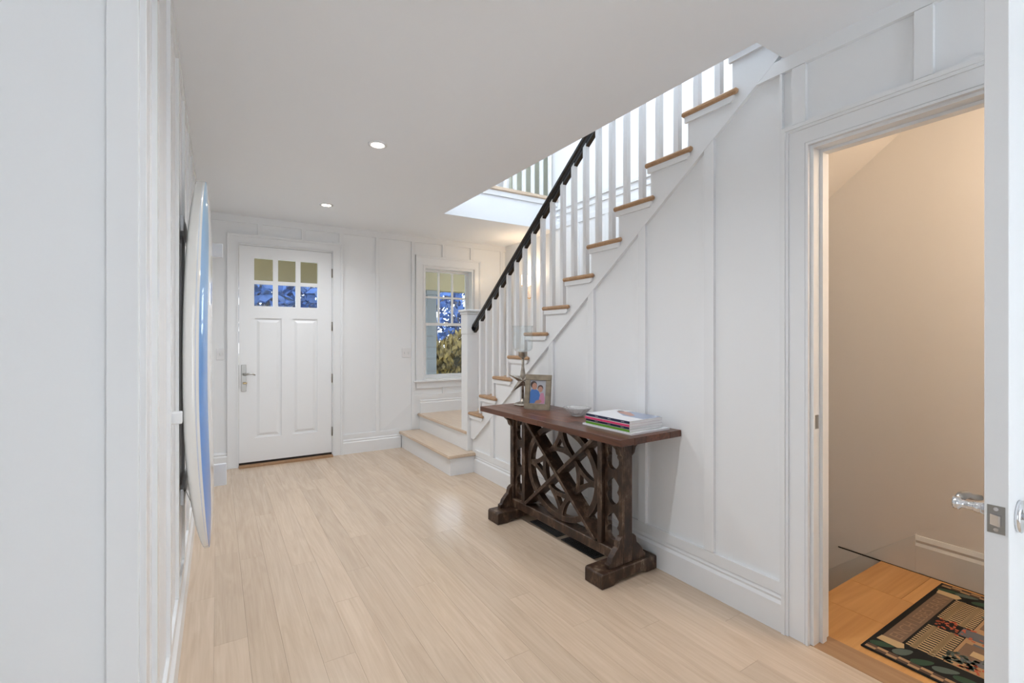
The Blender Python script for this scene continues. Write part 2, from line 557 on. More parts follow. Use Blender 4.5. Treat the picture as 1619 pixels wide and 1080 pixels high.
# handrail
RX = 2.205
def zrail(y): return 2.548 + 0.758 * (1.68 - y) + 0.855     # top of the rail
def railpiece(name, y0, y1, prof, parent, m):
    """prof = (dx, dz below rail top)"""
    V = [(RX + p[0], y0, zrail(y0) + p[1]) for p in prof] + [(RX + p[0], y1, zrail(y1) + p[1]) for p in prof]
    n = len(prof)
    F = [tuple(range(n)), tuple(range(2 * n - 1, n - 1, -1))] + [(i, (i + 1) % n, (i + 1) % n + n, i + n) for i in range(n)]
    return mesh(name, V, F, m, parent)
hr_prof = [(-0.018, -0.070), (-0.022, -0.050), (-0.033, -0.040), (-0.033, -0.018), (-0.022, 0.0), (0.022, 0.0), (0.033, -0.018), (0.033, -0.040), (0.022, -0.050), (0.018, -0.070)]
hr = railpiece('handrail', NY0 - 0.002, 1.2, hr_prof, st, M['black'])
# balusters
BW = 0.016
by = [1.5 + 0.1297 * q for q in range(0, 21)]
by = [b for b in by if b < NY0 - 0.05] 
for b in by + [1.37, 1.24]:
    k = max(q for q in range(3, 15) if b <= yn(q) - 0.02)
    V = [(RX + sx * BW, b + sy * BW, zz) for sx in (-1, 1) for sy in (-1, 1) for zz in (zt(k), zrail(b + sy * BW) - 0.065)]
    mesh('baluster', V, BF, M['trim'], st)
for q, b in enumerate(sorted(by)):
    b2 = b + 0.1297
    if b2 > NY0 - 0.02: b2 = NY0 + 0.01
    if b2 - b < 0.05: continue
    railpiece('fillet', b + BW + 0.0005, b2 - BW - 0.0005, [(-0.016, -0.071), (0.016, -0.071), (0.016, -0.095), (-0.016, -0.095)], hr, M['black'])
tube('rail_rosette', [(RX, NY0 - 0.0005, zrail(NY0) - 0.045), (RX, NY0 - 0.012, zrail(NY0) - 0.042)], 0.04, M['black'], st)

# upper balcony railing
bal = thing('balcony_railing', 'white balusters of the upper landing railing behind the handrail', 'railing', (2.7, 4.46, FL2 + 0.022))
for q in range(12):
    xx = 3.316 - 0.122 * q
    box('baluster', (xx - 0.017, xx + 0.017, 4.443, 4.477, FL2 + 0.0225, FL2 + 0.90), M['trim'], bal)
box('handrail', (1.95, XB, 4.43, 4.49, FL2 + 0.9005, FL2 + 0.95), M['black'], bal, bevel=0.008)

# ------------------------------------------------------------------ front wall
FD = (0.170, 1.119, -0.013, 2.305)
FW = (2.197, 2.889, 0.800, 2.222)
wf = struct(cells('wall_front', 'Y', YF, YF + 0.16, (-0.30, 3.5, -0.1, CEIL + 0.001), [FD, FW], M['wall']),
            'white board and batten front wall around the entrance door', 'wall')
bt = 0.014
yb0, yb1 = YF - bt, YF + 0.001
box('top_rail', (XL, XB, yb0, yb1, 2.512, CEIL), M['trim'], wf)
for xa, z0, z1 in [(1.590, 0.222, 2.512), (0.36, 2.40, 2.512), (0.78, 2.40, 2.512), (1.175, 2.40, 2.512), (2.03, 0.222, 2.512), (2.44, 2.36, 2.512), (2.84, 2.36, 2.512), (3.30, 0.392, 2.512), (2.44, 0.62, 0.74)]:
    box('batten', (xa, xa + 0.045, yb0, yb1, z0, z1), M['trim'], wf)
box('bottom_rail', (1.218, 1.89, yb0 + 0.002, yb1, 0.168, 0.222), M['trim'], wf)
box('bottom_rail', (2.03, XB, yb0 + 0.002, yb1, 0.56, 0.62), M['trim'], wf)
prism('skirt_board', [(1.60, 0.0), (1.89, 0.0), (1.89, zt(1) - 0.03), (2.13, zt(1)), (2.13, zt(2)), (XB, zt(2)), (XB, zt(2) + 0.17), (2.07, zt(2) + 0.17), (1.60, 0.168)], 'Y', YF - 0.0005, YF + 0.0005, M['trim'], wf)
baseboard('baseboard_front', 'X', YF, -1, 1.217, 1.89, 'white baseboard between entrance door and steps')
baseboard('baseboard_landing', 'X', YF, -1, 2.14, XB, 'white baseboard on the stair landing under the window', zs=1.0).location.z += zt(2)
baseboard('baseboard_corner', 'X', YF, -1, XL, 0.087, 'short white baseboard left of the entrance door')


def casing(name, axis, face, sgn, outer, inner, label, legs=True, bottom=None, wd=None, parent_label='trim'):
    """moulded door/window casing: flat board, backband outside, bead inside. outer/inner=(u0,u1,ztop)"""
    t = thing(name, label, 'trim', kind='structure', loc=((outer[0] + outer[1]) / 2, face, bottom or 0) if axis == 'Y' else (face, (outer[0] + outer[1]) / 2, bottom or 0))
    z0 = bottom or 0
    def B(u0, u1, za, zb, d0, d1):
        a, b_ = sorted((face + sgn * d0, face + sgn * d1))
        return (u0, u1, a, b_, za, zb) if axis == 'Y' else (a, b_, u0, u1, za, zb)
    for side in (0, 1):
        if side == 0: o0, i0 = outer[0], inner[0]
        else: o0, i0 = outer[1], inner[1]
        if o0 is None: continue
        s_ = 1 if side == 0 else -1
        def bb(a, b_): return (min(a, b_), max(a, b_))
        bl = []
        u = bb(o0, i0); bl.append(B(*u, z0, inner[2] + abs(i0 - o0) - 0.0005, -0.001, 0.016))
        u = bb(o0, o0 + s_ * 0.016); bl.append(B(*u, z0, outer[2], 0.016, 0.030))
        u = bb(o0 + s_ * 0.016, o0 + s_ * 0.028); bl.append(B(*u, z0, outer[2] - 0.016, 0.016, 0.024))
        u = bb(i0 - s_ * 0.010, i0); bl.append(B(*u, z0, inner[2] + 0.010, 0.016, 0.021))
        u = bb(i0 - s_ * 0.020, i0 - s_ * 0.013); bl.append(B(*u, z0, inner[2] + 0.020, 0.016, 0.019))
        boxes('casing_leg', bl, M['trim'], t)
    u0 = outer[0] if outer[0] is not None else inner[0]
    u1 = outer[1] if outer[1] is not None else inner[1]
    zt_ = outer[2]
    bl = [B(u0, u1, inner[2], zt_, -0.001, 0.0158), B(u0, u1, zt_ - 0.016, zt_, 0.0158, 0.0305), B(u0 + 0.016, u1 - 0.016, zt_ - 0.028, zt_ - 0.016, 0.0158, 0.0242),
          B(inner[0] - 0.01, inner[1] + 0.01, inner[2], inner[2] + 0.010, 0.0158, 0.0212), B(inner[0] - 0.02, inner[1] + 0.02, inner[2] + 0.013, inner[2] + 0.020, 0.0158, 0.0192)]
    boxes('casing_head', bl, M['trim'], t)
    return t


casing('trim_3', 'Y', YF, -1, (0.087, 1.217, 2.397), (0.182, 1.107, 2.300), 'white moulded casing around the entrance door')
# jamb
boxes('trim_4', [(0.170, 0.1895, YF + 0.0005, YF + 0.16, 0, 2.287), (1.0995, 1.119, YF + 0.0005, YF + 0.16, 0, 2.287), (0.170, 1.119, YF + 0.0005, YF + 0.16, 2.2865, 2.305)], M['trim'])
struct(bpy.data.objects['trim_4'], 'white jamb frame of the entrance door', 'door frame')
# entrance door
d1 = thing('door_1', 'white entrance door with six small panes and lever handle', 'door', (0.6445, YF + 0.02, 0.03), kind='structure')
dy0, dy1 = YF + 0.003, YF + 0.048
GX0, GX1, GZ0, GZ1 = 0.329, 0.951, 1.660, 2.161
PZ0, PZ1 = 0.285, 1.535
cells('leaf', 'Y', dy0, dy1, (0.192, 1.097, 0.040, 2.283), [(GX0, GX1, GZ0, GZ1), (0.335, 0.585, PZ0, PZ1), (0.695, 0.945, PZ0, PZ1)], M['doorw'], d1)
for xa, xb in ((0.335, 0.585), (0.695, 0.945)):
    pn = box('panel', (xa, xb, dy0 + 0.014, dy1 - 0.01, PZ0, PZ1), M['doorw'], d1)
    fx = 0.045
    # raised field with sloped edge
    a = [(xa + 0.02, dy0 + 0.014, PZ0 + 0.02), (xb - 0.02, dy0 + 0.014, PZ0 + 0.02), (xb - 0.02, dy0 + 0.014, PZ1 - 0.02), (xa + 0.02, dy0 + 0.014, PZ1 - 0.02)]
    b_ = [(xa + fx, dy0 + 0.005, PZ0 + fx), (xb - fx, dy0 + 0.005, PZ0 + fx), (xb - fx, dy0 + 0.005, PZ1 - fx), (xa + fx, dy0 + 0.005, PZ1 - fx)]
    mesh('raised_field', a + b_, [(4, 5, 6, 7), (0, 1, 2, 3)] + [(i, (i + 1) % 4, (i + 1) % 4 + 4, i + 4) for i in range(4)], M['doorw'], pn)
mw = 0.024
mxs = [GX0, 0.529, 0.750, GX1]
for q in (1, 2):
    box('muntin', (mxs[q] - mw, mxs[q] + mw, dy0 + 0.004, dy1 - 0.004, GZ0, GZ1), M['doorw'], d1)
for q in range(3):
    box('muntin', (mxs[q] + (mw if q else 0), mxs[q + 1] - (mw if q < 2 else 0), dy0 + 0.004, dy1 - 0.004, 1.892, 1.930), M['doorw'], d1)
    for z0, z1 in ((GZ0, 1.892), (1.930, GZ1)):
        box('pane', (mxs[q] + (mw if q else 0), mxs[q + 1] - (mw if q < 2 else 0), dy0 + 0.02, dy0 + 0.024, z0, z1), M['glass'], d1)
for z in (2.056, 1.458, 0.875, 0.277):
    tube('hinge', [(1.099, dy0 - 0.006, z - 0.05), (1.099, dy0 - 0.006, z + 0.05)], 0.007, M['hinge'], d1)
box('door_sweep', (0.192, 1.097, dy0, dy1, 0.018, 0.0395), M['dark'], d1)
hp = box('handle_plate', (0.212, 0.257, dy0 - 0.007, dy0 - 0.0002, 0.775, 1.052), M['nickel'], d1, bevel=0.002)
lv = tube('lever', [(0.236, dy0 - 0.007, 0.952), (0.236, dy0 - 0.05, 0.952), (0.245, dy0 - 0.056, 0.952), (0.275, dy0 - 0.056, 0.958), (0.31, dy0 - 0.056, 0.957), (0.336, dy0 - 0.056, 0.944)], [0.012, 0.012, 0.012, 0.010, 0.008, 0.007], M['nickel'], hp)
box('thumb_turn', (0.226, 0.262, dy0 - 0.022, dy0 - 0.0072, 0.852, 0.870), M['brass'], hp, bevel=0.003)
box('strike', (0.1895, 0.1918, dy0 - 0.004, dy0 + 0.02, 0.81, 1.05), M['hinge'], d1)
struct(box('trim_5', (0.19, 1.099, YF - 0.075, YF + 0.16, 0.0005, 0.018), M['thresh']), 'oak threshold under the entrance door', 'threshold')

# window
casing('trim_6', 'Y', YF, -1, (2.081, 2.993, 2.355), (2.190, 2.896, 2.230), 'white moulded casing around the hall window', bottom=0.80)
struct(box('trim_7', (2.050, 3.024, YF - 0.045, YF + 0.075, 0.778, 0.7995), M['trim'], bevel=0.004), 'white window stool under the hall window', 'window sill')
struct(box('trim_8', (2.09, 2.985, YF - 0.018, YF, 0.70, 0.7775), M['trim']), 'white apron board under the hall window sill', 'trim')
w1 = thing('window_1', 'double-hung hall window with six panes over one', 'window', (2.543, YF + 0.1, 0.80), kind='structure')
WX0, WX1 = 2.197, 2.889
boxes('frame', [(WX0, WX0 + 0.02, YF + 0.0005, YF + 0.16, 0.80, 2.222), (WX1 - 0.02, WX1, YF + 0.0005, YF + 0.16, 0.80, 2.222), (WX0 + 0.02, WX1 - 0.02, YF + 0.0005, YF + 0.16, 2.203, 2.222), (WX0 + 0.02, WX1 - 0.02, YF + 0.0005, YF + 0.16, 0.80, 0.812)], M['trim'], w1)
gx0, gx1 = 2.255, 2.831
# upper sash (outer track)
ys0, ys1 = YF + 0.115, YF + 0.145
us_ = cells('upper_sash', 'Y', ys0, ys1, (WX0 + 0.0205, WX1 - 0.0205, 1.485, 2.2025), [(gx0, gx1, 1.520, 2.175)], M['trim'], w1)
mx_ = [gx0, gx0 + (gx1 - gx0) / 3, gx0 + 2 * (gx1 - gx0) / 3, gx1]
for q in (1, 2):
    box('muntin', (mx_[q] - 0.011, mx_[q] + 0.011, ys0 + 0.002, ys1 - 0.002, 1.520, 2.175), M['trim'], us_)
for q in range(3):
    xa = mx_[q] + (0.011 if q else 0); xb = mx_[q + 1] - (0.011 if q < 2 else 0)
    box('muntin', (xa, xb, ys0 + 0.002, ys1 - 0.002, 1.838, 1.862), M['trim'], us_)
    for z0, z1 in ((1.520, 1.838), (1.862, 2.175)):
        box('pane', (xa, xb, ys0 + 0.012, ys0 + 0.016, z0, z1), M['glass'], us_)
yl0, yl1 = YF + 0.080, YF + 0.110
ls_ = cells('lower_sash', 'Y', yl0, yl1, (WX0 + 0.0205, WX1 - 0.0205, 0.8125, 1.520), [(gx0, gx1, 0.860, 1.484)], M['trim'], w1)
box('pane', (gx0, gx1, yl0 + 0.012, yl0 + 0.016, 0.860, 1.484), M['glass'], ls_)
box('sash_lock', (2.52, 2.56, yl0 + 0.002, yl0 + 0.028, 1.5205, 1.532), M['plate'], w1)

# ------------------------------------------------------------------ left wall and the return facing the camera
wl = struct(box('wall_left', (XL - 0.12, XL, 1.3705, YF + 0.001, 0.0, CEIL), M['wall']), 'white board and batten wall behind the surfboard', 'wall')
XLB = XL + 0.012
box('batten', (XL - 0.001, XLB, 1.3705, 1.43, 0.0, CEIL - 0.001), M['trim'], wl, bevel=0.001)
for q in range(0, 10):
    y0 = 1.605 + 0.43 * q
    if y0 < YF - 0.1:
        box('batten', (XL - 0.001, XLB, y0, y0 + 0.055, 0.213, 2.525), M['trim'], wl)
box('bottom_rail', (XL - 0.001, XLB - 0.001, 1.431, YF, 0.160, 0.212), M['trim'], wl)
box('top_rail', (XL - 0.001, XLB, 1.431, YF, 2.526, CEIL - 0.001), M['trim'], wl)
baseboard('baseboard_left', 'Y', XL, 1, 1.431, YF - 0.026, 'white moulded baseboard along the surfboard wall', t=0.021)
wn = struct(box('wall_near', (-2.7, XL, 1.365, 1.485, 0, CEIL), M['wall']), 'smooth white wall end close to the camera', 'wall')
wn.scale = (1, 1, 1)
bpy.data.objects['wall_left'].location = bpy.data.objects['wall_left'].location
box('corner_board', (-0.207, XL, 1.353, 1.3655, 0, CEIL - 0.001), M['trim'], wn, bevel=0.001)
box('batten', (-0.70, -0.645, 1.353, 1.3655, 0, CEIL - 0.001), M['trim'], wn)

# unseen room behind the camera: walls and openings added to limit the sky light
struct(cells('wall_back', 'Y', -2.32, -2.2, (-2.82, 2.3, 0, CEIL), [(0.8, 1.9, 0.25, 2.15)], M['wall']), 'white wall added behind the camera, its opening sized to limit daylight', 'wall')
struct(cells('wall_far_left', 'X', -2.82, -2.7, (-2.2, 1.485, 0, CEIL), [(-2.0, -1.2, 0.5, 2.2)], M['wall']), 'white side wall added beside the camera to limit daylight', 'wall')

# ------------------------------------------------------------------ stairwell wall and upper storey
ws = struct(box('wall_stairwell', (XB, XB + 0.12, 0.9, YF + 0.16, -1.6, CEIL), M['wall']), 'white wall on the far side of the staircase', 'wall')
wu = struct(box('wall_upper_stair', (XB, XB + 0.12, -0.4, 4.50, CEIL + 0.0005, 5.2), M['wall']), 'bright white upper wall of the stairwell', 'wall')
box('chair_rail', (XB - 0.022, XB + 0.001, 1.2, 4.48, 2.815, 2.840), M['trim'], wu)
box('rail_apron', (XB - 0.012, XB + 0.001, 1.2, 4.48, 2.745, 2.770), M['trim'], wu)
box('base_rail', (XB - 0.012, XB + 0.001, 1.2, 4.48, 2.60, 2.655), M['trim'], wu)
for q in range(6):
    box('batten', (XB - 0.010, XB + 0.001, 1.7 + q * 0.46, 1.755 + q * 0.46, 0.5 + 0, 2.60 - 0.001), M['trim'], ws)
wu2 = struct(box('wall_upper_front', (-0.3, 5.2, YF, YF + 0.16, FL2 - 0.02, 5.2), M['wall']), 'white upper front wall behind the balcony railing', 'wall')
struct(cells('ceiling_upper', 'Z', 5.2, 5.3, (-0.3, 5.2, -0.4, YF + 0.16), [(0.9, 2.7, 1.2, 4.0)], M['ceil']), 'white unseen upper ceiling with an opening added to light the stair', 'ceiling')  # unseen roof added upstairs, its opening sized for the light below
struct(cells('wall_upper_left', 'X', -0.42, -0.3, (-0.4, YF + 0.16, FL2 - 0.02, 5.2), [(0.6, 2.2, 3.9, 5.0), (3.0, 4.6, 3.9, 5.0)], M['wall']), 'white upper wall added left of the stairwell, openings let in some sky light', 'wall')  # unseen wall added to dim the upper storey; openings pass some sky
struct(box('wall_upper_back', (-0.42, XB, -0.52, -0.4, FL2 - 0.02, 5.2), M['wall']), 'white upper wall added at the head of the stair to block sky light', 'wall')  # unseen, added to keep sky light off the upper landing edge
struct(box('wall_upper_right', (5.2, 5.32, 4.38, YF + 0.16, FL2 - 0.02, 5.2), M['wall']), 'white end wall added to shade the upper landing', 'wall')  # added so the sage door gets less sky light
struct(box('wall_upper_side', (XB + 0.121, 5.2, 4.38, 4.499, FL2 - 0.02, 5.2), M['wall']), 'white near wall added to shade the upper landing', 'wall')  # added with the end wall to shut out sky around the door
M['sage'] = mat('sage_grey_paint', (0.66, 0.69, 0.58), 0.5)
d3 = thing('door_3', 'sage grey panelled door upstairs behind the balusters', 'door', (3.9, YF, FL2), kind='structure')
box('leaf', (3.45, 4.35, YF - 0.035, YF - 0.0005, FL2 + 0.02, FL2 + 2.05), M['sage'], d3, bevel=0.003)
for z0, z1 in ((0.2, 0.95), (1.1, 1.9)):
    for xa in (3.55, 3.95):
        box('panel', (xa, xa + 0.3, YF - 0.043, YF - 0.0355, FL2 + z0, FL2 + z1), M['sage'], d3, bevel=0.004)
box('floor_upper', (-0.3, 5.2, 4.502, YF, FL2 - 0.02, FL2 + 0.018), M['step'])
struct(bpy.data.objects['floor_upper'], 'pale oak floor of the upper landing', 'floor')

# ------------------------------------------------------------------ closet / basement stair landing
CX0 = XW + 0.12
casing('trim_9', 'X', XW, -1, (DY0 - 0.100, 1.153, 2.264), (DY0 + 0.006, DY1 - 0.006, 2.161), 'white moulded casing around the basement stair doorway')
t10 = thing('trim_10', 'white jamb with stop in the basement stair doorway', 'door frame', (XW, 0.65, 0), kind='structure')
boxes('jamb', [(XW - 0.0005, CX0 + 0.01, DY1 - 0.020, DY1 - 0.0002, 0.0015, DZ - 0.0002), (XW - 0.0005, CX0 + 0.01, DY0 + 0.0002, DY0 + 0.020, 0.0015, DZ - 0.0002), (XW - 0.0005, CX0 + 0.01, DY0 + 0.0202, DY1 - 0.0202, DZ - 0.020, DZ - 0.0002)], M['trim'], t10)
boxes('stop', [(XW + 0.050, XW + 0.085, DY1 - 0.033, DY1 - 0.0202, 0.0015, DZ - 0.0202), (XW + 0.050, XW + 0.085, DY0 + 0.0202, DY0 + 0.033, 0.0015, DZ - 0.0202), (XW + 0.050, XW + 0.085, DY0 + 0.033, DY1 - 0.033, DZ - 0.033, DZ - 0.0204)], M['trim'], t10)
box('strike_plate', (XW + 0.012, XW + 0.040, DY1 - 0.0212, DY1 - 0.0202, 0.935, 0.995), M['nickel'], t10)
fc = struct(box('floor_closet', (CX0 + 0.0105, XB, -0.6, 1.205, -0.06, -0.0125), M['ply']), 'orange plywood landing floor inside the doorway', 'floor')
for (xa, xb, ya, yb) in [(CX0 + 0.011, 2.62, -0.6, 0.62), (CX0 + 0.011, 2.62, 0.622, 1.212), (2.622, 2.95, -0.6, 0.80), (2.622, 2.95, 0.802, 1.212), (2.952, XB - 0.012, -0.6, 0.98), (2.952, XB - 0.012, 0.982, 1.212)]:
    box('plywood_piece', (xa, xb, ya, yb, -0.0122, 0.0), M['ply'], fc)
wc = struct(box('wall_closet_back', (XB, XB + 0.12, -0.6, 0.8995, -1.6, CEIL), M['closet']), 'warm lit wall at the back of the basement landing', 'wall')
# inner lining of the back wall below the soffit, warm painted
mesh('wall_lining', [(x_, y_, z_) for x_ in (XB - 0.002, XB + 0.0) for (y_, z_) in ((-0.6, -1.6), (3.8, -1.6), (3.8, zs(3.8)), (1.05, CEIL - 0.001), (-0.6, CEIL - 0.001))],
     [(0, 1, 2, 3, 4), (5, 6, 7, 8, 9)] + [(i, (i + 1) % 5, (i + 1) % 5 + 5, i + 5) for i in range(5)], M['closet'], wc)
struct(box('wall_closet_near', (CX0, XB, -0.72, -0.6, -0.1, CEIL), M['closet']), 'near side wall of the basement landing', 'wall')
struct(prism('wall_closet_side', [(1.06, -1.6), (3.8, -1.6), (3.8, zs(3.8)), (1.06, zs(1.06) - 0.001)], 'X', CX0 + 0.0005, CX0 + 0.012, M['closet']), 'stair side wall of the basement stair', 'wall')
struct(box('wall_basement_end', (CX0, XB, 3.8, 3.9, -1.6, zs(3.8) + 0.02), M['closet']), 'end wall added to close the basement stair against sky light', 'wall')  # added to stop sky light leaking in at the far end
struct(box('wall_landing_front', (CX0, XB, 1.185, 1.204, -1.6, -0.061), M['closet']), 'riser wall added under the basement landing edge to stop a light leak', 'wall')  # added below the landing to block light from underneath
struct(box('floor_basement', (CX0, XB, 1.185, 3.9, -1.72, -1.6), M['closet_base']), 'grey floor added below the basement stair to stop a light leak', 'floor')  # added to keep sky light from coming up from below
bb = prism('baseboard_closet', [(XB - 0.002 - p[0], p[1] * 1.22) for p in base_prof(0.022)], 'Y', -0.6, 1.05, M['closet_base'])
struct(bb, 'white moulded baseboard on the basement landing wall', 'baseboard')
mesh('trim_11', [(x_, y_, z_) for x_ in (XB - 0.026, XB - 0.0022) for (y_, z_) in ((1.0505, -0.25), (3.0, -1.95 + 0.0), (3.0, -1.45), (1.0505, 0.215))],
     [(0, 1, 2, 3), (4, 5, 6, 7), (0, 1, 5, 4), (1, 2, 6, 5), (2, 3, 7, 6), (3, 0, 4, 7)], M['closet_base'])
struct(bpy.data.objects['trim_11'], 'sloping skirt board running down the basement stair', 'trim')
box('trim_12', (XB - 0.029, XB - 0.0262, 0.2, 1.44, -0.004, 0.003), M['dark'])
struct(bpy.data.objects['trim_12'], 'thin dark strip along the basement landing wall', 'trim')
bs = thing('basement_stair', 'wooden basement steps going down behind the landing edge', 'stairs', (2.85, 1.21, -1.5))
for q in range(1, 6):
    box('tread', (CX0 + 0.02, XB - 0.03, 1.215 + 0.25 * (q - 1), 1.215 + 0.25 * q + 0.02, -0.2 * q - 0.13, -0.2 * q - 0.10), M['ply'], bs)

# closet door, open into the hall
d2 = thing('door_2', 'open white door with lever seen edge-on at the right', 'door', (2.15, 0.297, 0.005), kind='structure')
DX0 = 1.380
box('leaf', (DX0, 2.152, 0.278, 0.316, 0.008, 2.105), M['doorw'], d2, bevel=0.0015)
lp = box('latch_plate', (DX0 - 0.0015, DX0 - 0.0001, 0.284, 0.311, 0.921, 0.979), M['nickel'], d2)
prism('latch_bolt', [(DX0 - 0.0016, 0.289), (DX0 - 0.0016, 0.306), (DX0 - 0.005, 0.306), (DX0 - 0.013, 0.292), (DX0 - 0.013, 0.289)], 'Z', 0.939, 0.961, M['chrome'], lp)
for z in (0.929, 0.972):
    lathe('screw', [(0.004, 0), (0.004, 0.001), (0.001, 0.0012)], M['chrome'], lp, (DX0 - 0.0027, 0.2975, z), 'X', n=10)
for s_, yf in ((-1, 0.278), (1, 0.316)):
    hx = 1.447
    pr = [(0.034, 0), (0.034, 0.006), (0.028, 0.009), (0.022, 0.010), (0.020, 0.012)]
    pr = [(a, (b + 0.0002) * s_) for a, b in pr]
    lathe('rosette', pr, M['chrome'], d2, (hx, yf, 0.95), 'Y')
    P = lambda y_, dx, dz: (hx + dx, yf + s_ * y_, 0.95 + dz)
    lvr = tube('lever', [P(0.0125, 0, 0), P(0.030, 0, 0), P(0.031, 0, 0), P(0.052, 0, 0), P(0.056, 0, 0), P(0.066, 0, 0)], [0.013, 0.012, 0.010, 0.009, 0.015, 0.014], M['chrome'], d2, n=14)
    tube('lever_arm', [P(0.060, 0.010, 0.004), P(0.060, 0.03, 0.010), P(0.058, 0.055, 0.009), P(0.055, 0.08, 0.0), P(0.052, 0.10, -0.004), P(0.044, 0.108, -0.004)], [0.009, 0.010, 0.009, 0.008, 0.008, 0.006], M['nickel'], lvr)

# ------------------------------------------------------------------ recessed ceiling lights
def can(x_, y_, label):
    t = thing('recessed_light', label, 'ceiling light', (x_, y_, CEIL - 0.012), group='recessed ceiling lights')
    lathe('trim_ring', [(0.040, 0.0125), (0.040, 0.004), (0.047, 0.001), (0.060, 0.006), (0.060, 0.0119)], M['trim'], t, (0, 0, 0), world=False, closed=True)
    lathe('lamp', [(0.039, 0.007), (0.039, 0.010)], M['lampe'], t, (0, 0, 0), world=False)
    l = bpy.data.lights.new('can_light', 'SPOT'); l.energy = 29; l.spot_size = R(150); l.spot_blend = 1.0; l.color = (0.94, 0.97, 1.0); l.shadow_soft_size = 0.04
    lo = bpy.data.objects.new('can_light', l); C.objects.link(lo); lo.location = (x_, y_, CEIL - 0.02)
can(0.883, 3.052, 'round recessed ceiling light nearer the camera')
can(0.874, 4.693, 'round recessed ceiling light nearer the entrance door')
can(0.88, 1.41, 'unseen recessed ceiling light added to brighten the foreground')  # third fitting is out of view, added for more light in the hall
# bulb of the basement landing
l = bpy.data.lights.new('closet_bulb', 'POINT'); l.energy = 10.5; l.color = (1, 0.77, 0.56); l.shadow_soft_size = 0.08
lo = bpy.data.objects.new('closet_bulb', l); C.objects.link(lo); lo.location = (2.86, -0.3, 2.28)
cb = thing('ceiling_bulb', 'bare bulb fixture on the basement landing ceiling', 'ceiling light', (2.86, -0.3, 2.40))
lathe('fixture', [(0.06, 0.184), (0.06, 0.15), (0.03, 0.12), (0.03, 0.07)], M['plate'], cb, (0, 0, 0), world=False)
lathe('bulb', [(0.015, 0.07), (0.03, 0.04), (0.03, 0.01), (0.01, -0.01)], M['lampe'], cb, (0, 0, 0), world=False)

# ------------------------------------------------------------------ switches
def switch(x_, y_, z_, gangs, label, face='front'):
    t = thing('light_switch', label, 'light switch', (x_, y_, z_))
    wd = 0.07 + 0.046 * (gangs - 1)
    box('plate', (-wd / 2, wd / 2, -0.006, -0.0003, -0.057, 0.057), M['plate'], t, world=False, bevel=0.002)
    for g in range(gangs):
        cx = (g - (gangs - 1) / 2) * 0.046
        box('toggle', (cx - 0.006, cx + 0.006, -0.016, -0.0062, -0.012, 0.012), M['trim'], t, world=False, bevel=0.002)
switch(1.968, YF, 1.144, 2, 'white double switch plate beside the hall window')
switch(0.03, YF, 1.165, 1, 'white switch plate left of the entrance door')
box('wall_peg', (XLB - 0.004, XLB + 0.03, 2.10, 2.14, 1.015, 1.058), M['trim'], None, bevel=0.003)
tag(bpy.data.objects['wall_peg'], 'small white peg block on the left wall before the surfboard', 'wall peg')

# ------------------------------------------------------------------ console table
TC = (1.915, 2.4375, 0.0)
tb = thing('console_table', 'dark distressed wooden console table with carved fretwork base', 'table', TC, R(1.7))
LZ = 0.785
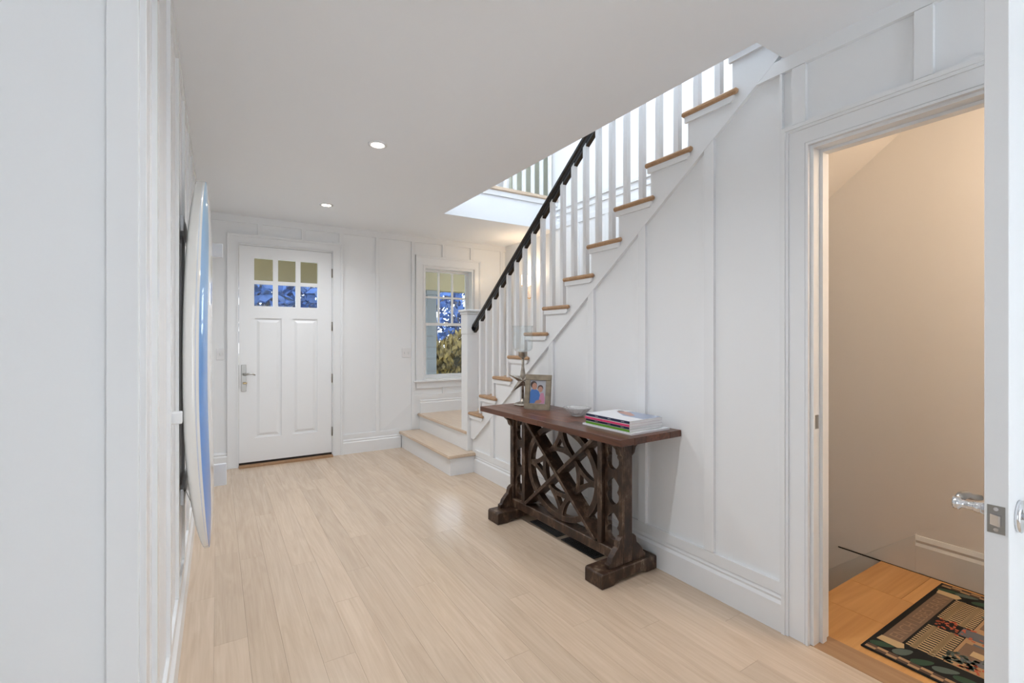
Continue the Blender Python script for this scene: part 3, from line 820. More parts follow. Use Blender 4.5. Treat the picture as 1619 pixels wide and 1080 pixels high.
# top: planks edge to edge with breadboard end
tx0, tx1, ty0, ty1 = -0.237, 0.237, -0.735, 0.665
ws_ = [0.10, 0.09, 0.105, 0.085, 0.094]
xx = tx0
for q, wd in enumerate(ws_):
    cut = [ty0, random.uniform(-0.35, 0.0), random.uniform(0.15, 0.4), ty1]
    for a, b_ in zip(cut[:-1], cut[1:]):
        box('top_board', (xx + 0.0002, xx + wd - 0.0002, a + 0.0002, b_ - 0.0002, LZ, LZ + 0.035), M['top'], tb, world=False, bevel=0.0015)
    xx += wd
for s_, yc in ((-1, -0.5175), (1, 0.5175)):
    # sled foot with arched underside and chamfered top
    fp = [(-0.217, 0), (-0.13, 0), (-0.10, 0.018), (0.10, 0.018), (0.13, 0), (0.217, 0), (0.217, 0.072), (0.208, 0.080), (-0.208, 0.080), (-0.217, 0.072)]
    prism('foot', fp, 'Y', yc - 0.068, yc + 0.068, M['leg'], tb, world=False, bevel=0.004)
    yp = s_ * 0.546
    box('post', (-0.037, 0.037, yp - 0.020, yp + 0.020, 0.0805, LZ - 0.0005), M['leg'], tb, world=False, bevel=0.006)
    for sx in (-1, 1):
        lowp = [(0.037, 0.0805), (0.145, 0.0805), (0.145, 0.105), (0.128, 0.112), (0.120, 0.135), (0.092, 0.165), (0.074, 0.18), (0.066, 0.215), (0.050, 0.23), (0.0375, 0.235)]
        prism('corbel', [(sx * p[0] + sx * 0.0005, p[1]) for p in lowp], 'Y', yp - 0.018, yp + 0.018, M['leg'], tb, world=False, bevel=0.002)
        upp = [(0.037, LZ - 0.001), (0.115, LZ - 0.001), (0.115, LZ - 0.02), (0.10, LZ - 0.028), (0.09, LZ - 0.05), (0.065, LZ - 0.07), (0.055, LZ - 0.1), (0.0375, LZ - 0.115)]
        prism('corbel', [(sx * p[0] + sx * 0.0005, p[1]) for p in upp], 'Y', yp - 0.018, yp + 0.018, M['leg'], tb, world=False, bevel=0.002)
    # inner frame post
    yi = s_ * 0.385
    box('frame_post', (-0.045, 0.045, yi - 0.018, yi + 0.018, 0.141, LZ - 0.0005), M['leg'], tb, world=False, bevel=0.003)
    # pierced fretwork strip between the posts
    a0, a1 = sorted((s_ * 0.4035, s_ * 0.5255))
    yc2 = (a0 + a1) / 2; hw = (a1 - a0) / 2
    zb, zt2 = 0.141, LZ - 0.001
    holes = []
    for base in (0.185, 0.385, 0.585):
        hl = []
        for j in range(24):     # ogee lancet: round foot, pinched waist, pointed head
            a = 2 * math.pi * j / 24
            r = 1.0
            zz = math.sin(a); yy = math.cos(a)
            wq = hw * 0.86 * (1 - 0.42 * math.exp(-((zz - 0.05) / 0.22) ** 2))
            if zz > 0.55: wq *= 1 - (zz - 0.55) * 0.9
            hl.append((yc2 + yy * wq, base + 0.07 + zz * 0.078))
        holes.append(hl)
    plate2d('fretwork', [(a0, zb), (a1, zb), (a1, zt2), (a0, zt2)], holes, 'X', -0.014, 0.014, M['leg'], tb, world=False)
box('stretcher', (-0.045, 0.045, -0.5255, 0.5255, 0.0805, 0.1405), M['leg'], tb, world=False, bevel=0.004)
box('apron', (-0.045, 0.045, -0.366, 0.366, LZ - 0.022, LZ - 0.0006), M['leg'], tb, world=False)
# X brace
PY, PZ0_, PZ1_ = 0.366, 0.1412, LZ - 0.023
cz = (PZ0_ + PZ1_) / 2
hz = (PZ1_ - PZ0_) / 2
def brace(sgn, x0, x1):
    d = Vector((PY, sgn * hz)).normalized(); n = Vector((-d.y, d.x)) * 0.022
    A = Vector((-PY, -sgn * hz)); B_ = Vector((PY, sgn * hz))
    q = [A + n, A - n, B_ - n, B_ + n]
    q = [(max(-PY, min(PY, p.x)), max(-hz, min(hz, p.y)) + cz) for p in q]
    return prism('cross_brace', q, 'X', x0, x1, M['leg'], tb, world=False, bevel=0.002)
brace(1, -0.062, 0.04)
brace(-1, -0.050, 0.052)
# ring
def ell(r, n=56, sc=1.0):
    return [(math.cos(2 * math.pi * j / n) * 0.362 * r, cz + math.sin(2 * math.pi * j / n) * 0.308 * r) for j in range(n)]
plate2d('ring', ell(1.0), [ell(0.89)], 'X', -0.022, 0.022, M['leg'], tb, world=False)
# four concave gussets with triangular piercing
for ang in (0, 90, 180, 270):
    a = R(ang)
    def T(r, s):
        u = math.cos(a) * r - math.sin(a) * s; v = math.sin(a) * r + math.cos(a) * s
        return (u * 0.362, cz + v * 0.308)
    side = []
    out = []
    for j in range(9):        # apex at ring to base corner, concave
        f = j / 8
        r = 0.90 - 0.50 * f
        out.append((r, 0.055 + 0.30 * f ** 1.9))
    poly = [T(r, s) for r, s in out]
    poly += [T(0.33, 0.33), T(0.40, 0.22), T(0.43, 0.08), T(0.43, -0.08), T(0.40, -0.22), T(0.33, -0.33)]
    poly += [T(r, -s) for r, s in out[::-1]]
    hole = [T(0.72, 0.0), T(0.52, 0.115), T(0.52, -0.115)]
    plate2d('gusset', poly, [hole], 'X', -0.016, 0.016, M['leg'], tb, world=False)

TZ = LZ + 0.035
ca, sa = math.cos(R(1.7)), math.sin(R(1.7))

# ------------------------------------------------------------------ floor registers
for q, (y0, y1, lb) in enumerate([(2.50, 2.815, 'black floor register under the table nearer the entrance door'), (2.135, 2.455, 'black floor register under the table nearer the camera')]):
    t = thing('floor_register', lb, 'floor vent', (1.965, (y0 + y1) / 2, 0.0), group='floor registers')
    hl = (y1 - y0) / 2
    cells_h = []
    nx, ny = 4, 18
    for a in range(nx):
        for b_ in range(ny):
            u0 = -0.038 + a * 0.0195; v0 = -hl + 0.018 + b_ * ((2 * hl - 0.036) / ny)
            cells_h.append((1.965 + u0, 1.965 + u0 + 0.013, (y0 + y1) / 2 + v0, (y0 + y1) / 2 + v0 + (2 * hl - 0.036) / ny * 0.62))
    cells('grille', 'Z', 0.0022, 0.005, (1.965 - 0.05, 1.965 + 0.05, y0, y1), cells_h, M['vent'], t)
    box('damper', (-0.048, 0.048, -hl + 0.002, hl - 0.002, 0.0005, 0.002), M['dark'], t, world=False)

# ------------------------------------------------------------------ hurricane candle holder with starfish
hc = thing('candle_holder', 'glass hurricane on a pewter starfish stand', 'candle holder', (1.966, 2.985, TZ))
lathe('base', [(0.070, 0.0005), (0.070, 0.008), (0.058, 0.016), (0.030, 0.024), (0.016, 0.034), (0.012, 0.05)], M['pewter'], hc, world=False)
tube('stem', [(0, 0, 0.05), (0, 0, 0.20), (0, 0, 0.36)], [0.011, 0.009, 0.010], M['pewter'], hc, world=False, n=12)
lathe('cup', [(0.012, 0.355), (0.026, 0.365), (0.033, 0.372), (0.033, 0.398), (0.036, 0.402)], M['pewter'], hc, world=False)
# starfish: ridged five-arm body in a plane facing the hall
fd = Vector((-0.53, -0.848, 0)); rt = Vector((0.848, -0.53, 0))
sv, sf = [], []
cen = Vector((0, 0, 0.19)) + fd * 0.014
angs = [90, 158, 226, 310, 20]
lens = [0.165, 0.118, 0.132, 0.12, 0.10]
sv.append(cen + fd * 0.024)
sv.append(cen - fd * 0.006)
tip, val = [], []
for q in range(5):
    a = R(angs[q])
    dirv = rt * math.cos(a) + Vector((0, 0, 1)) * math.sin(a)
    ms = [0.4, 0.75]
    tip.append(len(sv)); sv.append(cen + dirv * lens[q] + fd * 0.004)
    sv.append(cen + dirv * lens[q] * 0.45 + fd * 0.019)
for q in range(5):
    a1, a2 = angs[q], angs[(q + 1) % 5]
    if a2 < a1: a2 += 360
    a = R((a1 + a2) / 2)
    val.append(len(sv)); sv.append(cen + (rt * math.cos(a) + Vector((0, 0, 1)) * math.sin(a)) * 0.038)
for q in range(5):
    L_, Rr = val[q], val[(q - 1) % 5]
    t_, m_ = tip[q], tip[q] + 1
    sf += [(0, m_, L_), (0, Rr, m_), (m_, t_, L_), (m_, Rr, t_), (1, L_, t_), (1, t_, Rr)]
mesh('starfish', sv, sf, M['pewter'], hc, world=False)
bd = []
for q in range(5):
    a = R(angs[q])
    dirv = rt * math.cos(a) + Vector((0, 0, 1)) * math.sin(a)
    for j in range(3, 15):
        f = j / 15
        p = cen + dirv * lens[q] * f + fd * (0.024 - 0.02 * f)
        bd.append((p.x - 0.0028, p.x + 0.0028, p.y - 0.0028, p.y + 0.0028, p.z - 0.0028, p.z + 0.0028))
boxes('ridge_beads', bd, M['pewter'], hc, world=False, bevel=0.001)['kind'] = 'stuff'
gp = [(0.028, 0.4025), (0.060, 0.410), (0.073, 0.428), (0.076, 0.47), (0.073, 0.54), (0.074, 0.575), (0.080, 0.600), (0.078, 0.601), (0.071, 0.575), (0.070, 0.54), (0.073, 0.47), (0.070, 0.43), (0.058, 0.414), (0.028, 0.407)]
lathe('glass_shade', gp, M['cglass'], hc, world=False, n=40)

# ------------------------------------------------------------------ picture frame
pf = thing('picture_frame', 'small taupe picture frame holding a photo of two children', 'picture frame', (1.912, 2.722, TZ), 0)
ex_ = Vector((0.109, -0.170, 0)).normalized()     # left to right seen from the hall
ez_ = Vector((0, 0, 1))
nn = Vector((ex_.y, -ex_.x, 0))                    # towards the viewer
if nn.x > 0: nn = -nn
tilt = R(8)
up_ = (ez_ * math.cos(tilt) - nn * math.sin(tilt)).normalized()
fr_ = up_.cross(ex_).normalized()
if fr_.dot(nn) < 0: fr_ = -fr_
def PF(u, v, d): return ex_ * u + up_ * v + fr_ * d + Vector((0, 0, 0.004))
def pbox(name, u0, u1, v0, v1, d0, d1_, m, parent, bevel=0):
    return mesh(name, [PF(u, v, d) for u in (u0, u1) for v in (v0, v1) for d in (d0, d1_)], BF, m, parent, world=False, bevel=bevel)
FWd, FH = 0.098, 0.245
pbox('frame_rail', -FWd, FWd, 0.0, 0.040, -0.008, 0.010, M['frame'], pf, 0.002)
pbox('frame_rail', -FWd, FWd, FH - 0.040, FH, -0.008, 0.010, M['frame'], pf, 0.002)
pbox('frame_stile', -FWd, -FWd + 0.038, 0.0402, FH - 0.0402, -0.008, 0.010, M['frame'], pf, 0.002)
pbox('frame_stile', FWd - 0.038, FWd, 0.0402, FH - 0.0402, -0.008, 0.010, M['frame'], pf, 0.002)
ph = pbox('photo', -0.060, 0.060, 0.0402, FH - 0.0402, -0.007, 0.001, mat('photo_grey', (0.42, 0.43, 0.47), 0.25), pf)
def pblob(name, pts, d, col):
    pts = [(u * 1.15, (v - 0.1225) * 1.17 + 0.1225) for u, v in pts]
    pts3 = [PF(u, v, d) for u, v in pts] + [PF(u, v, d + 0.0004) for u, v in pts]
    n = len(pts)
    mesh(name, pts3, [tuple(range(n)), tuple(range(2 * n - 1, n - 1, -1))] + [(i, (i + 1) % n, (i + 1) % n + n, i + n) for i in range(n)], mat('photo_' + name, col, 0.3), ph if False else pf, world=False)
def ov(cx, cy, a, b_, n=18): return [(cx + a * math.cos(2 * math.pi * j / n), cy + b_ * math.sin(2 * math.pi * j / n)) for j in range(n)]
pblob('photo_blue_shirt', [(-0.051, 0.054), (-0.002, 0.054), (0.016, 0.075), (0.018, 0.10), (0.006, 0.128), (-0.018, 0.140), (-0.042, 0.137), (-0.051, 0.122)], 0.0012, (0.06, 0.17, 0.46))
pblob('photo_hair', ov(-0.029, 0.166, 0.021, 0.022), 0.0012, (0.05, 0.035, 0.03))
pblob('photo_face', ov(-0.023, 0.156, 0.017, 0.021), 0.0018, (0.42, 0.22, 0.15))
pblob('photo_small_hair', ov(0.016, 0.148, 0.018, 0.018), 0.0012, (0.07, 0.045, 0.04))
pblob('photo_small_face', ov(0.017, 0.139, 0.015, 0.017), 0.0018, (0.42, 0.23, 0.17))
pblob('photo_pink_dress', [(0.010, 0.054), (0.045, 0.054), (0.048, 0.085), (0.038, 0.118), (0.020, 0.118), (0.012, 0.09)], 0.0015, (0.50, 0.22, 0.32))
pblob('photo_hands', [(-0.02, 0.054), (0.012, 0.054), (0.03, 0.066), (0.02, 0.078), (-0.008, 0.072)], 0.0021, (0.40, 0.22, 0.16))
# easel back
pbox('easel', -0.03, 0.03, 0.01, 0.18, -0.012, -0.0085, M['frame'], pf)

# ------------------------------------------------------------------ crystal bowl
cbw = thing('glass_bowl', 'cut glass bowl beside the magazines', 'bowl', (1.995, 2.385, TZ))
def scallop(prof, n=32):
    v, f = [], []
    for r, z in prof:
        for j in range(n):
            a = 2 * math.pi * j / n
            rr = r * (1 + (0.05 if j % 2 else -0.02) * (z / 0.05))
            v.append((rr * math.cos(a), rr * math.sin(a), z))
    k = len(prof)
    for j in range(k - 1):
        for i_ in range(n):
            f.append((j * n + i_, j * n + (i_ + 1) % n, (j + 1) * n + (i_ + 1) % n, (j + 1) * n + i_))
    f.append(tuple(range(n - 1, -1, -1))); f.append(tuple((k - 1) * n + i_ for i_ in range(n)))
    return v, f
M['crystal'], t_, b_ = newmat('cut_crystal')
b_.inputs['Base Color'].default_value = (0.92, 0.92, 0.92, 1); b_.inputs['Roughness'].default_value = 0.05
b_.inputs['Transmission Weight'].default_value = 0.75; b_.inputs['IOR'].default_value = 1.35
v, f = scallop([(0.035, 0.0006), (0.042, 0.006), (0.058, 0.020), (0.080, 0.042), (0.090, 0.052), (0.088, 0.056), (0.075, 0.044), (0.052, 0.024), (0.032, 0.012)])
mesh('bowl_body', v, f, M['crystal'], cbw, world=False)

# ------------------------------------------------------------------ magazines
mags = [
    # z height, half sizes (x,y), colours cover / spine, offset, rot, label
    (0.010, 0.150, 0.192, (0.78, 0.79, 0.82), (0.80, 0.80, 0.83), (0.0, 0.0), 0.0, 'thin white magazine at the bottom of the stack'),
    (0.014, 0.130, 0.168, (0.55, 0.62, 0.50), (0.12, 0.30, 0.03), (-0.012, 0.004), 0.5, 'magazine with a green spine, second from the bottom'),
    (0.014, 0.130, 0.170, (0.65, 0.66, 0.70), (0.014, 0.025, 0.075), (-0.010, 0.004), -0.6, 'magazine with a navy spine between green and pink ones'),
    (0.014, 0.130, 0.170, (0.80, 0.70, 0.73), (0.70, 0.045, 0.16), (-0.018, 0.002), 0.8, 'magazine with a hot pink spine in the stack'),
    (0.016, 0.130, 0.168, (0.80, 0.81, 0.85), (0.010, 0.016, 0.055), (-0.012, 0.002), 0.2, 'top magazine with a navy spine and pale picture cover'),
]
zc = TZ + 0.0006
for q, (hh, hx, hy, cc, sc_, off, rt_, lb) in enumerate(mags):
    t = thing('magazine', lb, 'magazine', (1.977 + off[0], 1.940 + off[1], zc), R(rt_ + 0.8), group='magazines on the console table')
    box('pages', (-hx + 0.002, hx - 0.001, -hy + 0.001, hy - 0.001, 0.0012, hh - 0.0012), M['paper'], t, world=False)
    cov = mat('cover_%d' % q, cc, 0.2)
    boxes('cover', [(-hx, hx, -hy, hy, 0, 0.001), (-hx, hx, -hy, hy, hh - 0.001, hh)], cov, t, world=False)
    spn = box('spine', (-hx - 0.001, -hx + 0.0015, -hy, hy, 0.0012 if q else 0.0, hh - 0.0012), mat('spine_%d' % q, sc_, 0.25), t, world=False)
    if q in (2, 4):
        for yy in (-0.12, -0.02, 0.08):
            box('spine_title', (-hx - 0.0013, -hx - 0.0011, yy - 0.012, yy + 0.012, hh * 0.46, hh * 0.54), M['paper'], t, world=False)
    if q == 4:
        def cblob(name, pts, z, col):
            prism(name, pts, 'Z', z, z + 0.0003, mat('cover_' + name, col, 0.2), t, world=False)
        cblob('cover_blue_field', [(-0.02, -0.165), (0.128, -0.165), (0.128, 0.05), (0.05, 0.10), (-0.02, -0.02)], hh, (0.30, 0.35, 0.48))
        cblob('cover_arm', [(0.0, -0.05), (0.03, -0.06), (0.09, 0.03), (0.10, 0.10), (0.07, 0.12), (0.03, 0.06)], hh + 0.0004, (0.50, 0.24, 0.18))
        cblob('cover_dark_hair', ov(0.085, 0.10, 0.018, 0.02), hh + 0.0008, (0.12, 0.07, 0.06))
    zc += hh + 0.0004

# ------------------------------------------------------------------ sconce
sc = thing('wall_sconce', 'brass wall sconce with a glowing candle shade', 'sconce', (XB, 4.90, 1.95))
lathe('back_plate', [(0.04, -0.0005), (0.04, -0.008), (0.025, -0.014)], M['brass'], sc, (0, 0, -0.10), 'X', world=False)
tube('arm', [(-0.012, 0, -0.10), (-0.05, 0, -0.13), (-0.09, 0, -0.12), (-0.10, 0, -0.06), (-0.10, 0, 0.02)], 0.007, M['brass'], sc, world=False)
for q in range(2):
    tube('twist', [(-0.10 + 0.012 * math.cos(a * 0.9 + q * math.pi), 0.012 * math.sin(a * 0.9 + q * math.pi), -0.02 - a * 0.017) for a in range(10)], [0.006] * 6 + [0.005, 0.005, 0.004, 0.002], M['brass'], sc, world=False, n=8)
lathe('shade', [(0.062, 0.03), (0.062, 0.165), (0.060, 0.165), (0.060, 0.03)], M['shade'], sc, (-0.10, 0, 0), world=False, closed=True)
for z in (0.028, 0.164):
    lathe('shade_rim', [(0.0635, z), (0.0635, z + 0.006), (0.059, z + 0.006), (0.059, z), (0.0635, z)], M['brass'], sc, (-0.10, 0, 0), world=False, closed=True)
lathe('candle_cup', [(0.022, 0.02), (0.022, 0.04), (0.012, 0.06), (0.012, 0.10)], M['shade'], sc, (-0.10, 0, 0), world=False)
l = bpy.data.lights.new('sconce_light', 'POINT'); l.energy = 2; l.color = (1, 0.78, 0.52); l.shadow_soft_size = 0.05
lo = bpy.data.objects.new('sconce_light', l); C.objects.link(lo); lo.location = (XB - 0.10, 4.90, 2.16)

# ------------------------------------------------------------------ surfboard
def board_mat():
    m, t, b = newmat('surfboard_deck')
    N = t.nodes.new; L = t.links.new
    tc = N('ShaderNodeTexCoord'); sep = N('ShaderNodeSeparateXYZ'); L(tc.outputs['Object'], sep.inputs[0])
    at = N('ShaderNodeAttribute'); at.attribute_name = 'wide'     # -1..1 across the board, on the deck only
    ab = N('ShaderNodeMath'); ab.operation = 'ABSOLUTE'; L(at.outputs['Fac'], ab.inputs[0])
    r = N('ShaderNodeValToRGB'); r.color_ramp.interpolation = 'CONSTANT'
    e = r.color_ramp.elements
    e[0].position = 0; e[0].color = (1, 1, 1, 1)  # white deck centre stands in for the reflected windows
    e[1].position = 0.52; e[1].color = (0, 0, 0, 1)
    x_ = e.new(0.90); x_.color = (0.45, 0.45, 0.45, 1)
    x_ = e.new(0.912); x_.color = (1, 1, 1, 1)
    L(ab.outputs[0], r.inputs[0])
    g = N('ShaderNodeValToRGB')
    ge = g.color_ramp.elements
    ge[0].position = 0.0; ge[0].color = (0.12, 0.30, 0.78, 1)
    ge[1].position = 1.0; ge[1].color = (0.36, 0.64, 0.90, 1)
    mid = ge.new(0.5); mid.color = (0.09, 0.32, 0.80, 1)
    mr = N('ShaderNodeMapRange'); mr.inputs['From Min'].default_value = 0.0; mr.inputs['From Max'].default_value = 1.75
    L(sep.outputs['Z'], mr.inputs[0]); L(mr.outputs[0], g.inputs[0])
    mx = N('ShaderNodeMix'); mx.data_type = 'RGBA'
    L(r.outputs[0], mx.inputs[0]); L(g.outputs[0], mx.inputs[6]); mx.inputs[7].default_value = (0.84, 0.84, 0.82, 1)
    L(mx.outputs[2], b.inputs['Base Color'])
    b.inputs['Roughness'].default_value = 0.3
    b.inputs['Coat Weight'].default_value = 1.0; b.inputs['Coat Roughness'].default_value = 0.04
    return m


SBZ0, SBZ1 = 0.318, 2.078
SB = thing('surfboard', 'white and blue surfboard standing upright on the left wall', 'surfboard', (-0.083, 2.715, SBZ0), R(-2.0))
nz, nc = 61, 80
V, F, wide = [], [], []
LB = SBZ1 - SBZ0
for j in range(nz):
    s = j / (nz - 1)
    s = 0.5 - 0.5 * math.cos(math.pi * s)
    zz = s * LB
    q = 2 * s - 1                    # -1 tail .. 1 nose
    half = 0.272 * max(0.0, (1 - abs(q) ** (3.0 if q > 0 else 2.6))) ** (0.46 if q > 0 else 0.55)
    half = max(half, 0.004 if q > 0 else 0.006)
    th = 0.034 * ((0.60 + 0.40 * (1 - abs(q) ** 3.2)) if q > 0 else (0.30 + 0.70 * (1 - abs(q) ** 4)))
    rock = 0.030 * max(0, q) ** 2.2 + 0.052 * max(0, -q) ** 2.2 - 0.008
    for k in range(nc):
        a = 2 * math.pi * k / nc
        c_, s_ = math.cos(a), math.sin(a)
        e1 = 0.55
        yy = half * math.copysign(abs(c_) ** e1, c_)
        xx_ = th * math.copysign(abs(s_) ** 0.42, s_)
        if s_ > 0: xx_ += 0.036 * (1 - (yy / half) ** 2) * (1 - abs(q) ** 4)
        V.append((rock + xx_, yy, zz))
        wide.append(math.copysign(abs(c_) ** e1, c_) if s_ > 0.30 else 1.0)
for j in range(nz - 1):
    for k in range(nc):
        F.append((j * nc + k, j * nc + (k + 1) % nc, (j + 1) * nc + (k + 1) % nc, (j + 1) * nc + k))
F.append(tuple(range(nc - 1, -1, -1))); F.append(tuple((nz - 1) * nc + k for k in range(nc)))
me = bpy.data.meshes.new('board_body')
me.from_pydata(V, [], F); me.update()
at = me.attributes.new('wide', 'FLOAT', 'POINT')
for i_, q in enumerate(wide): at.data[i_].value = q
bm = bmesh.new(); bm.from_mesh(me); bmesh.ops.recalc_face_normals(bm, faces=bm.faces)
for f_ in bm.faces: f_.smooth = True
bm.to_mesh(me); bm.free()
_link('board_body', me, board_mat(), SB, (0, 0, 0))
# dark stripe round the tail, following the board's outline
js = min(range(nz), key=lambda j: abs(V[j * nc][2] - 0.030))
cm = sum((Vector(V[js * nc + k]) for k in range(nc)), Vector()) / nc
sv_ = []
for dz in (0.0, 0.005):
    for k in range(nc):
        p = Vector(V[js * nc + k]); p = cm + (p - cm) * 1.012; sv_.append((p.x, p.y, p.z + dz))
mesh('tail_stripe', sv_, [(k, (k + 1) % nc, nc + (k + 1) % nc, nc + k) for k in range(nc)], M['black'], SB, world=False)

M['rack'] = mat('rack_paint', (0.70, 0.71, 0.74), 0.45)
for q, (z0, lb, ax) in enumerate([(0.555, 'lower white wooden rack holding the surfboard tail', 0.046), (1.775, 'upper white wooden rack holding the surfboard nose', 0.028)]):
    t = thing('surfboard_rack', lb, 'wall rack', (XLB, 2.85, z0), group='surfboard racks')
    box('back_plate', (0.0003, 0.012, -0.30, 0.215, 0.03, 0.10), M['rack'], t, world=False, bevel=0.001)
    box('arm', (0.0003, ax - XLB, 0.2155, 0.240, -0.045 if q == 0 else 0.0, 0.075), M['rack'], t, world=False, bevel=0.003)
    if q == 0:
        tube('wire', [(0.014, -0.27, 0.10), (0.06, -0.22, -0.05), (0.105, -0.17, -0.19)], 0.0012, M['wire'], t, world=False, n=6)
        lathe('screw', [(0.005, 0.0125), (0.005, 0.015), (0.002, 0.017)], M['wire'], t, (0, -0.27, 0.085), 'X', world=False, n=10)

# ------------------------------------------------------------------ door mat
dm = thing('door_mat', 'woven cottage garden doormat with checkered border', 'doormat', (2.352, 0.925, 0.0))
MW, MD = 0.963, 0.66
tan = mat('mat_tan', (0.44, 0.27, 0.14), 0.95, bump=0.5, bscale=300)
cream = mat('mat_cream', (0.56, 0.40, 0.22), 0.95, bump=0.5, bscale=300)
brown = mat('mat_brown', (0.11, 0.065, 0.045), 0.95)
taupe = mat('mat_taupe', (0.21, 0.135, 0.09), 0.95)
mblack = mat('mat_black', (0.008, 0.008, 0.007), 0.95)
leafg = mat('mat_green', (0.035, 0.075, 0.045), 0.95)
greyg = mat('mat_grey_green', (0.10, 0.13, 0.11), 0.95)
slate = mat('mat_slate', (0.14, 0.14, 0.15), 0.95)
orange = mat('mat_orange', (0.50, 0.11, 0.055), 0.95)
pink = mat('mat_red', (0.52, 0.06, 0.05), 0.95)
box('base', (0, MW, -MD, 0, 0.0012, 0.008), mblack, dm, world=False, bevel=0.002)
def motif(name, rects, m, z=0.0082, h=0.0006):
    if len(rects) <= 8:
        for (a, b_, c_, d_) in rects: box(name, (a, b_, -d_, -c_, z, z + h), m, dm, world=False)
    else:
        boxes(name, [(a, b_, -d_, -c_, z, z + h) for (a, b_, c_, d_) in rects], m, dm, world=False)['kind'] = 'stuff'
def mpoly(name, polys, m, z=0.0082, h=0.0006):
    v, f = [], []
    for p in polys:
        k = len(v); n = len(p)
        v += [(a, -b_, z) for a, b_ in p] + [(a, -b_, z + h) for a, b_ in p]
        f += [tuple(k + i_ for i_ in range(n)), tuple(k + n + i_ for i_ in range(n))] + [(k + i_, k + (i_ + 1) % n, k + n + (i_ + 1) % n, k + n + i_) for i_ in range(n)]
    mesh(name, v, f, m, dm, world=False)
n_ck = 18
ck = MD / n_ck
for side, x0 in ((0, 0.010), (1, MW - 0.046)):
    motif('check_border', [(x0 + 0.018 * c, x0 + 0.018 * (c + 1), 0.012 + r_ * ck, 0.012 + (r_ + 1) * ck) for r_ in range(n_ck - 1) for c in (0, 1) if (r_ + c) % 2 == 0], tan)
    motif('check_border', [(x0 + 0.018 * c, x0 + 0.018 * (c + 1), 0.012 + r_ * ck, 0.012 + (r_ + 1) * ck) for r_ in range(n_ck - 1) for c in (0, 1) if (r_ + c) % 2 == 1], brown)
def leaf(cx, cy, l_, w_, a): 
    pts_ = []
    for j in range(14):
        t0 = 2 * math.pi * j / 14
        u = l_ * math.cos(t0); v_ = w_ * math.sin(t0) * (1 - 0.35 * math.cos(t0))
        pts_.append((cx + u * math.cos(a) - v_ * math.sin(a), cy + u * math.sin(a) + v_ * math.cos(a)))
    return pts_
rg = random.Random(3)
lv1, lv2 = [], []
for j in range(9):
    for mir in (0, 1):
        cx = 0.085 + rg.uniform(-0.012, 0.02); cy = 0.05 + j * 0.068
        if mir: cx = MW - cx
        (lv1 if j % 2 == 0 else lv2).append(leaf(cx, cy, 0.045, 0.020, rg.uniform(0.4, 1.4)))
for q_ in lv1: mpoly('woven_leaf', [q_], leafg)
for q_ in lv2: mpoly('woven_leaf', [q_], greyg)
motif('banner', [(0.150, 0.815, 0.024, 0.092)], taupe, 0.0083)
for q_ in ([(0.110, 0.018), (0.155, 0.022), (0.160, 0.100), (0.125, 0.112), (0.105, 0.095)], [(0.810, 0.022), (0.855, 0.018), (0.862, 0.095), (0.840, 0.112), (0.806, 0.100)]):
    mpoly('scroll_end', [q_], cream, 0.0084)
# faint woven lettering on the banner
tcu = bpy.data.curves.new('lettering', 'FONT'); tcu.body = 'ENCH LEBES EARN'; tcu.size = 0.062; tcu.align_x = 'CENTER'; tcu.extrude = 0.0002
to = bpy.data.objects.new('tmp_text', tcu); C.objects.link(to)
mt = bpy.data.meshes.new_from_object(to.evaluated_get(bpy.context.evaluated_depsgraph_get()))
bpy.data.objects.remove(to)
xs_ = [q.co.x for q in mt.vertices]; fx_ = 0.60 / (max(xs_) - min(xs_))
for q in mt.vertices: q.co = (q.co.x * fx_, q.co.y, q.co.z)
mt.materials.clear()
_link('lettering', mt, mat('mat_letter', (0.31, 0.20, 0.125), 0.95), dm, (0.482, -0.081, 0.0092))['kind'] = 'stuff'
pk = []
for x0, x1_ in ((0.165, 0.435), (0.535, 0.805)):
    pk += [(x0, x1_, 0.118, 0.138), (x0, x1_, 0.178, 0.198)]
    n = 13
    for j in range(n):
        a = x0 + (x1_ - x0) * (j + 0.25) / n
        pk.append((a, a + 0.010, 0.102, 0.225))
motif('picket_fence', pk, cream, 0.0083)
def flowers(name, x0, x1_, y0, y1_, m, n, sz=0.009):
    motif(name, [(a, a + sz * rg.uniform(0.7, 1.6), b_, b_ + sz * rg.uniform(0.7, 1.4)) for a, b_ in [(rg.uniform(x0, x1_), rg.uniform(y0, y1_)) for _ in range(n)]], m, 0.0094, 0.0005)
motif('garden_wall', [(0.165, 0.805, 0.228, 0.60)], tan, 0.0082)
motif('path', [(0.445, 0.525, 0.20, 0.60)], slate, 0.0089)
motif('cottage_wall', [(0.235, 0.415, 0.26, 0.50), (0.555, 0.735, 0.26, 0.50)], slate, 0.0089)
motif('gable', [(0.255, 0.395, 0.24, 0.31), (0.575, 0.715, 0.24, 0.31)], taupe, 0.0090, 0.0008)
motif('window_sill', [(0.295, 0.345, 0.275, 0.315), (0.615, 0.665, 0.275, 0.315), (0.275, 0.375, 0.375, 0.47), (0.595, 0.695, 0.375, 0.47)], cream, 0.0092, 0.0010)
motif('window_pane', [(a, a + 0.04, c, c + 0.036) for a in (0.281, 0.329, 0.601, 0.649) for c in (0.382, 0.427)], brown, 0.0096, 0.0010)
flowers('flower_cluster', 0.42, 0.54, 0.11, 0.21, orange, 40)
flowers('flower_cluster', 0.42, 0.55, 0.22, 0.45, orange, 34)
flowers('flower_box', 0.275, 0.37, 0.33, 0.372, pink, 26)
flowers('flower_box', 0.595, 0.69, 0.33, 0.372, pink, 26)
flowers('flower_bed', 0.17, 0.24, 0.26, 0.58, orange, 40)
flowers('flower_bed', 0.74, 0.80, 0.26, 0.58, orange, 40)
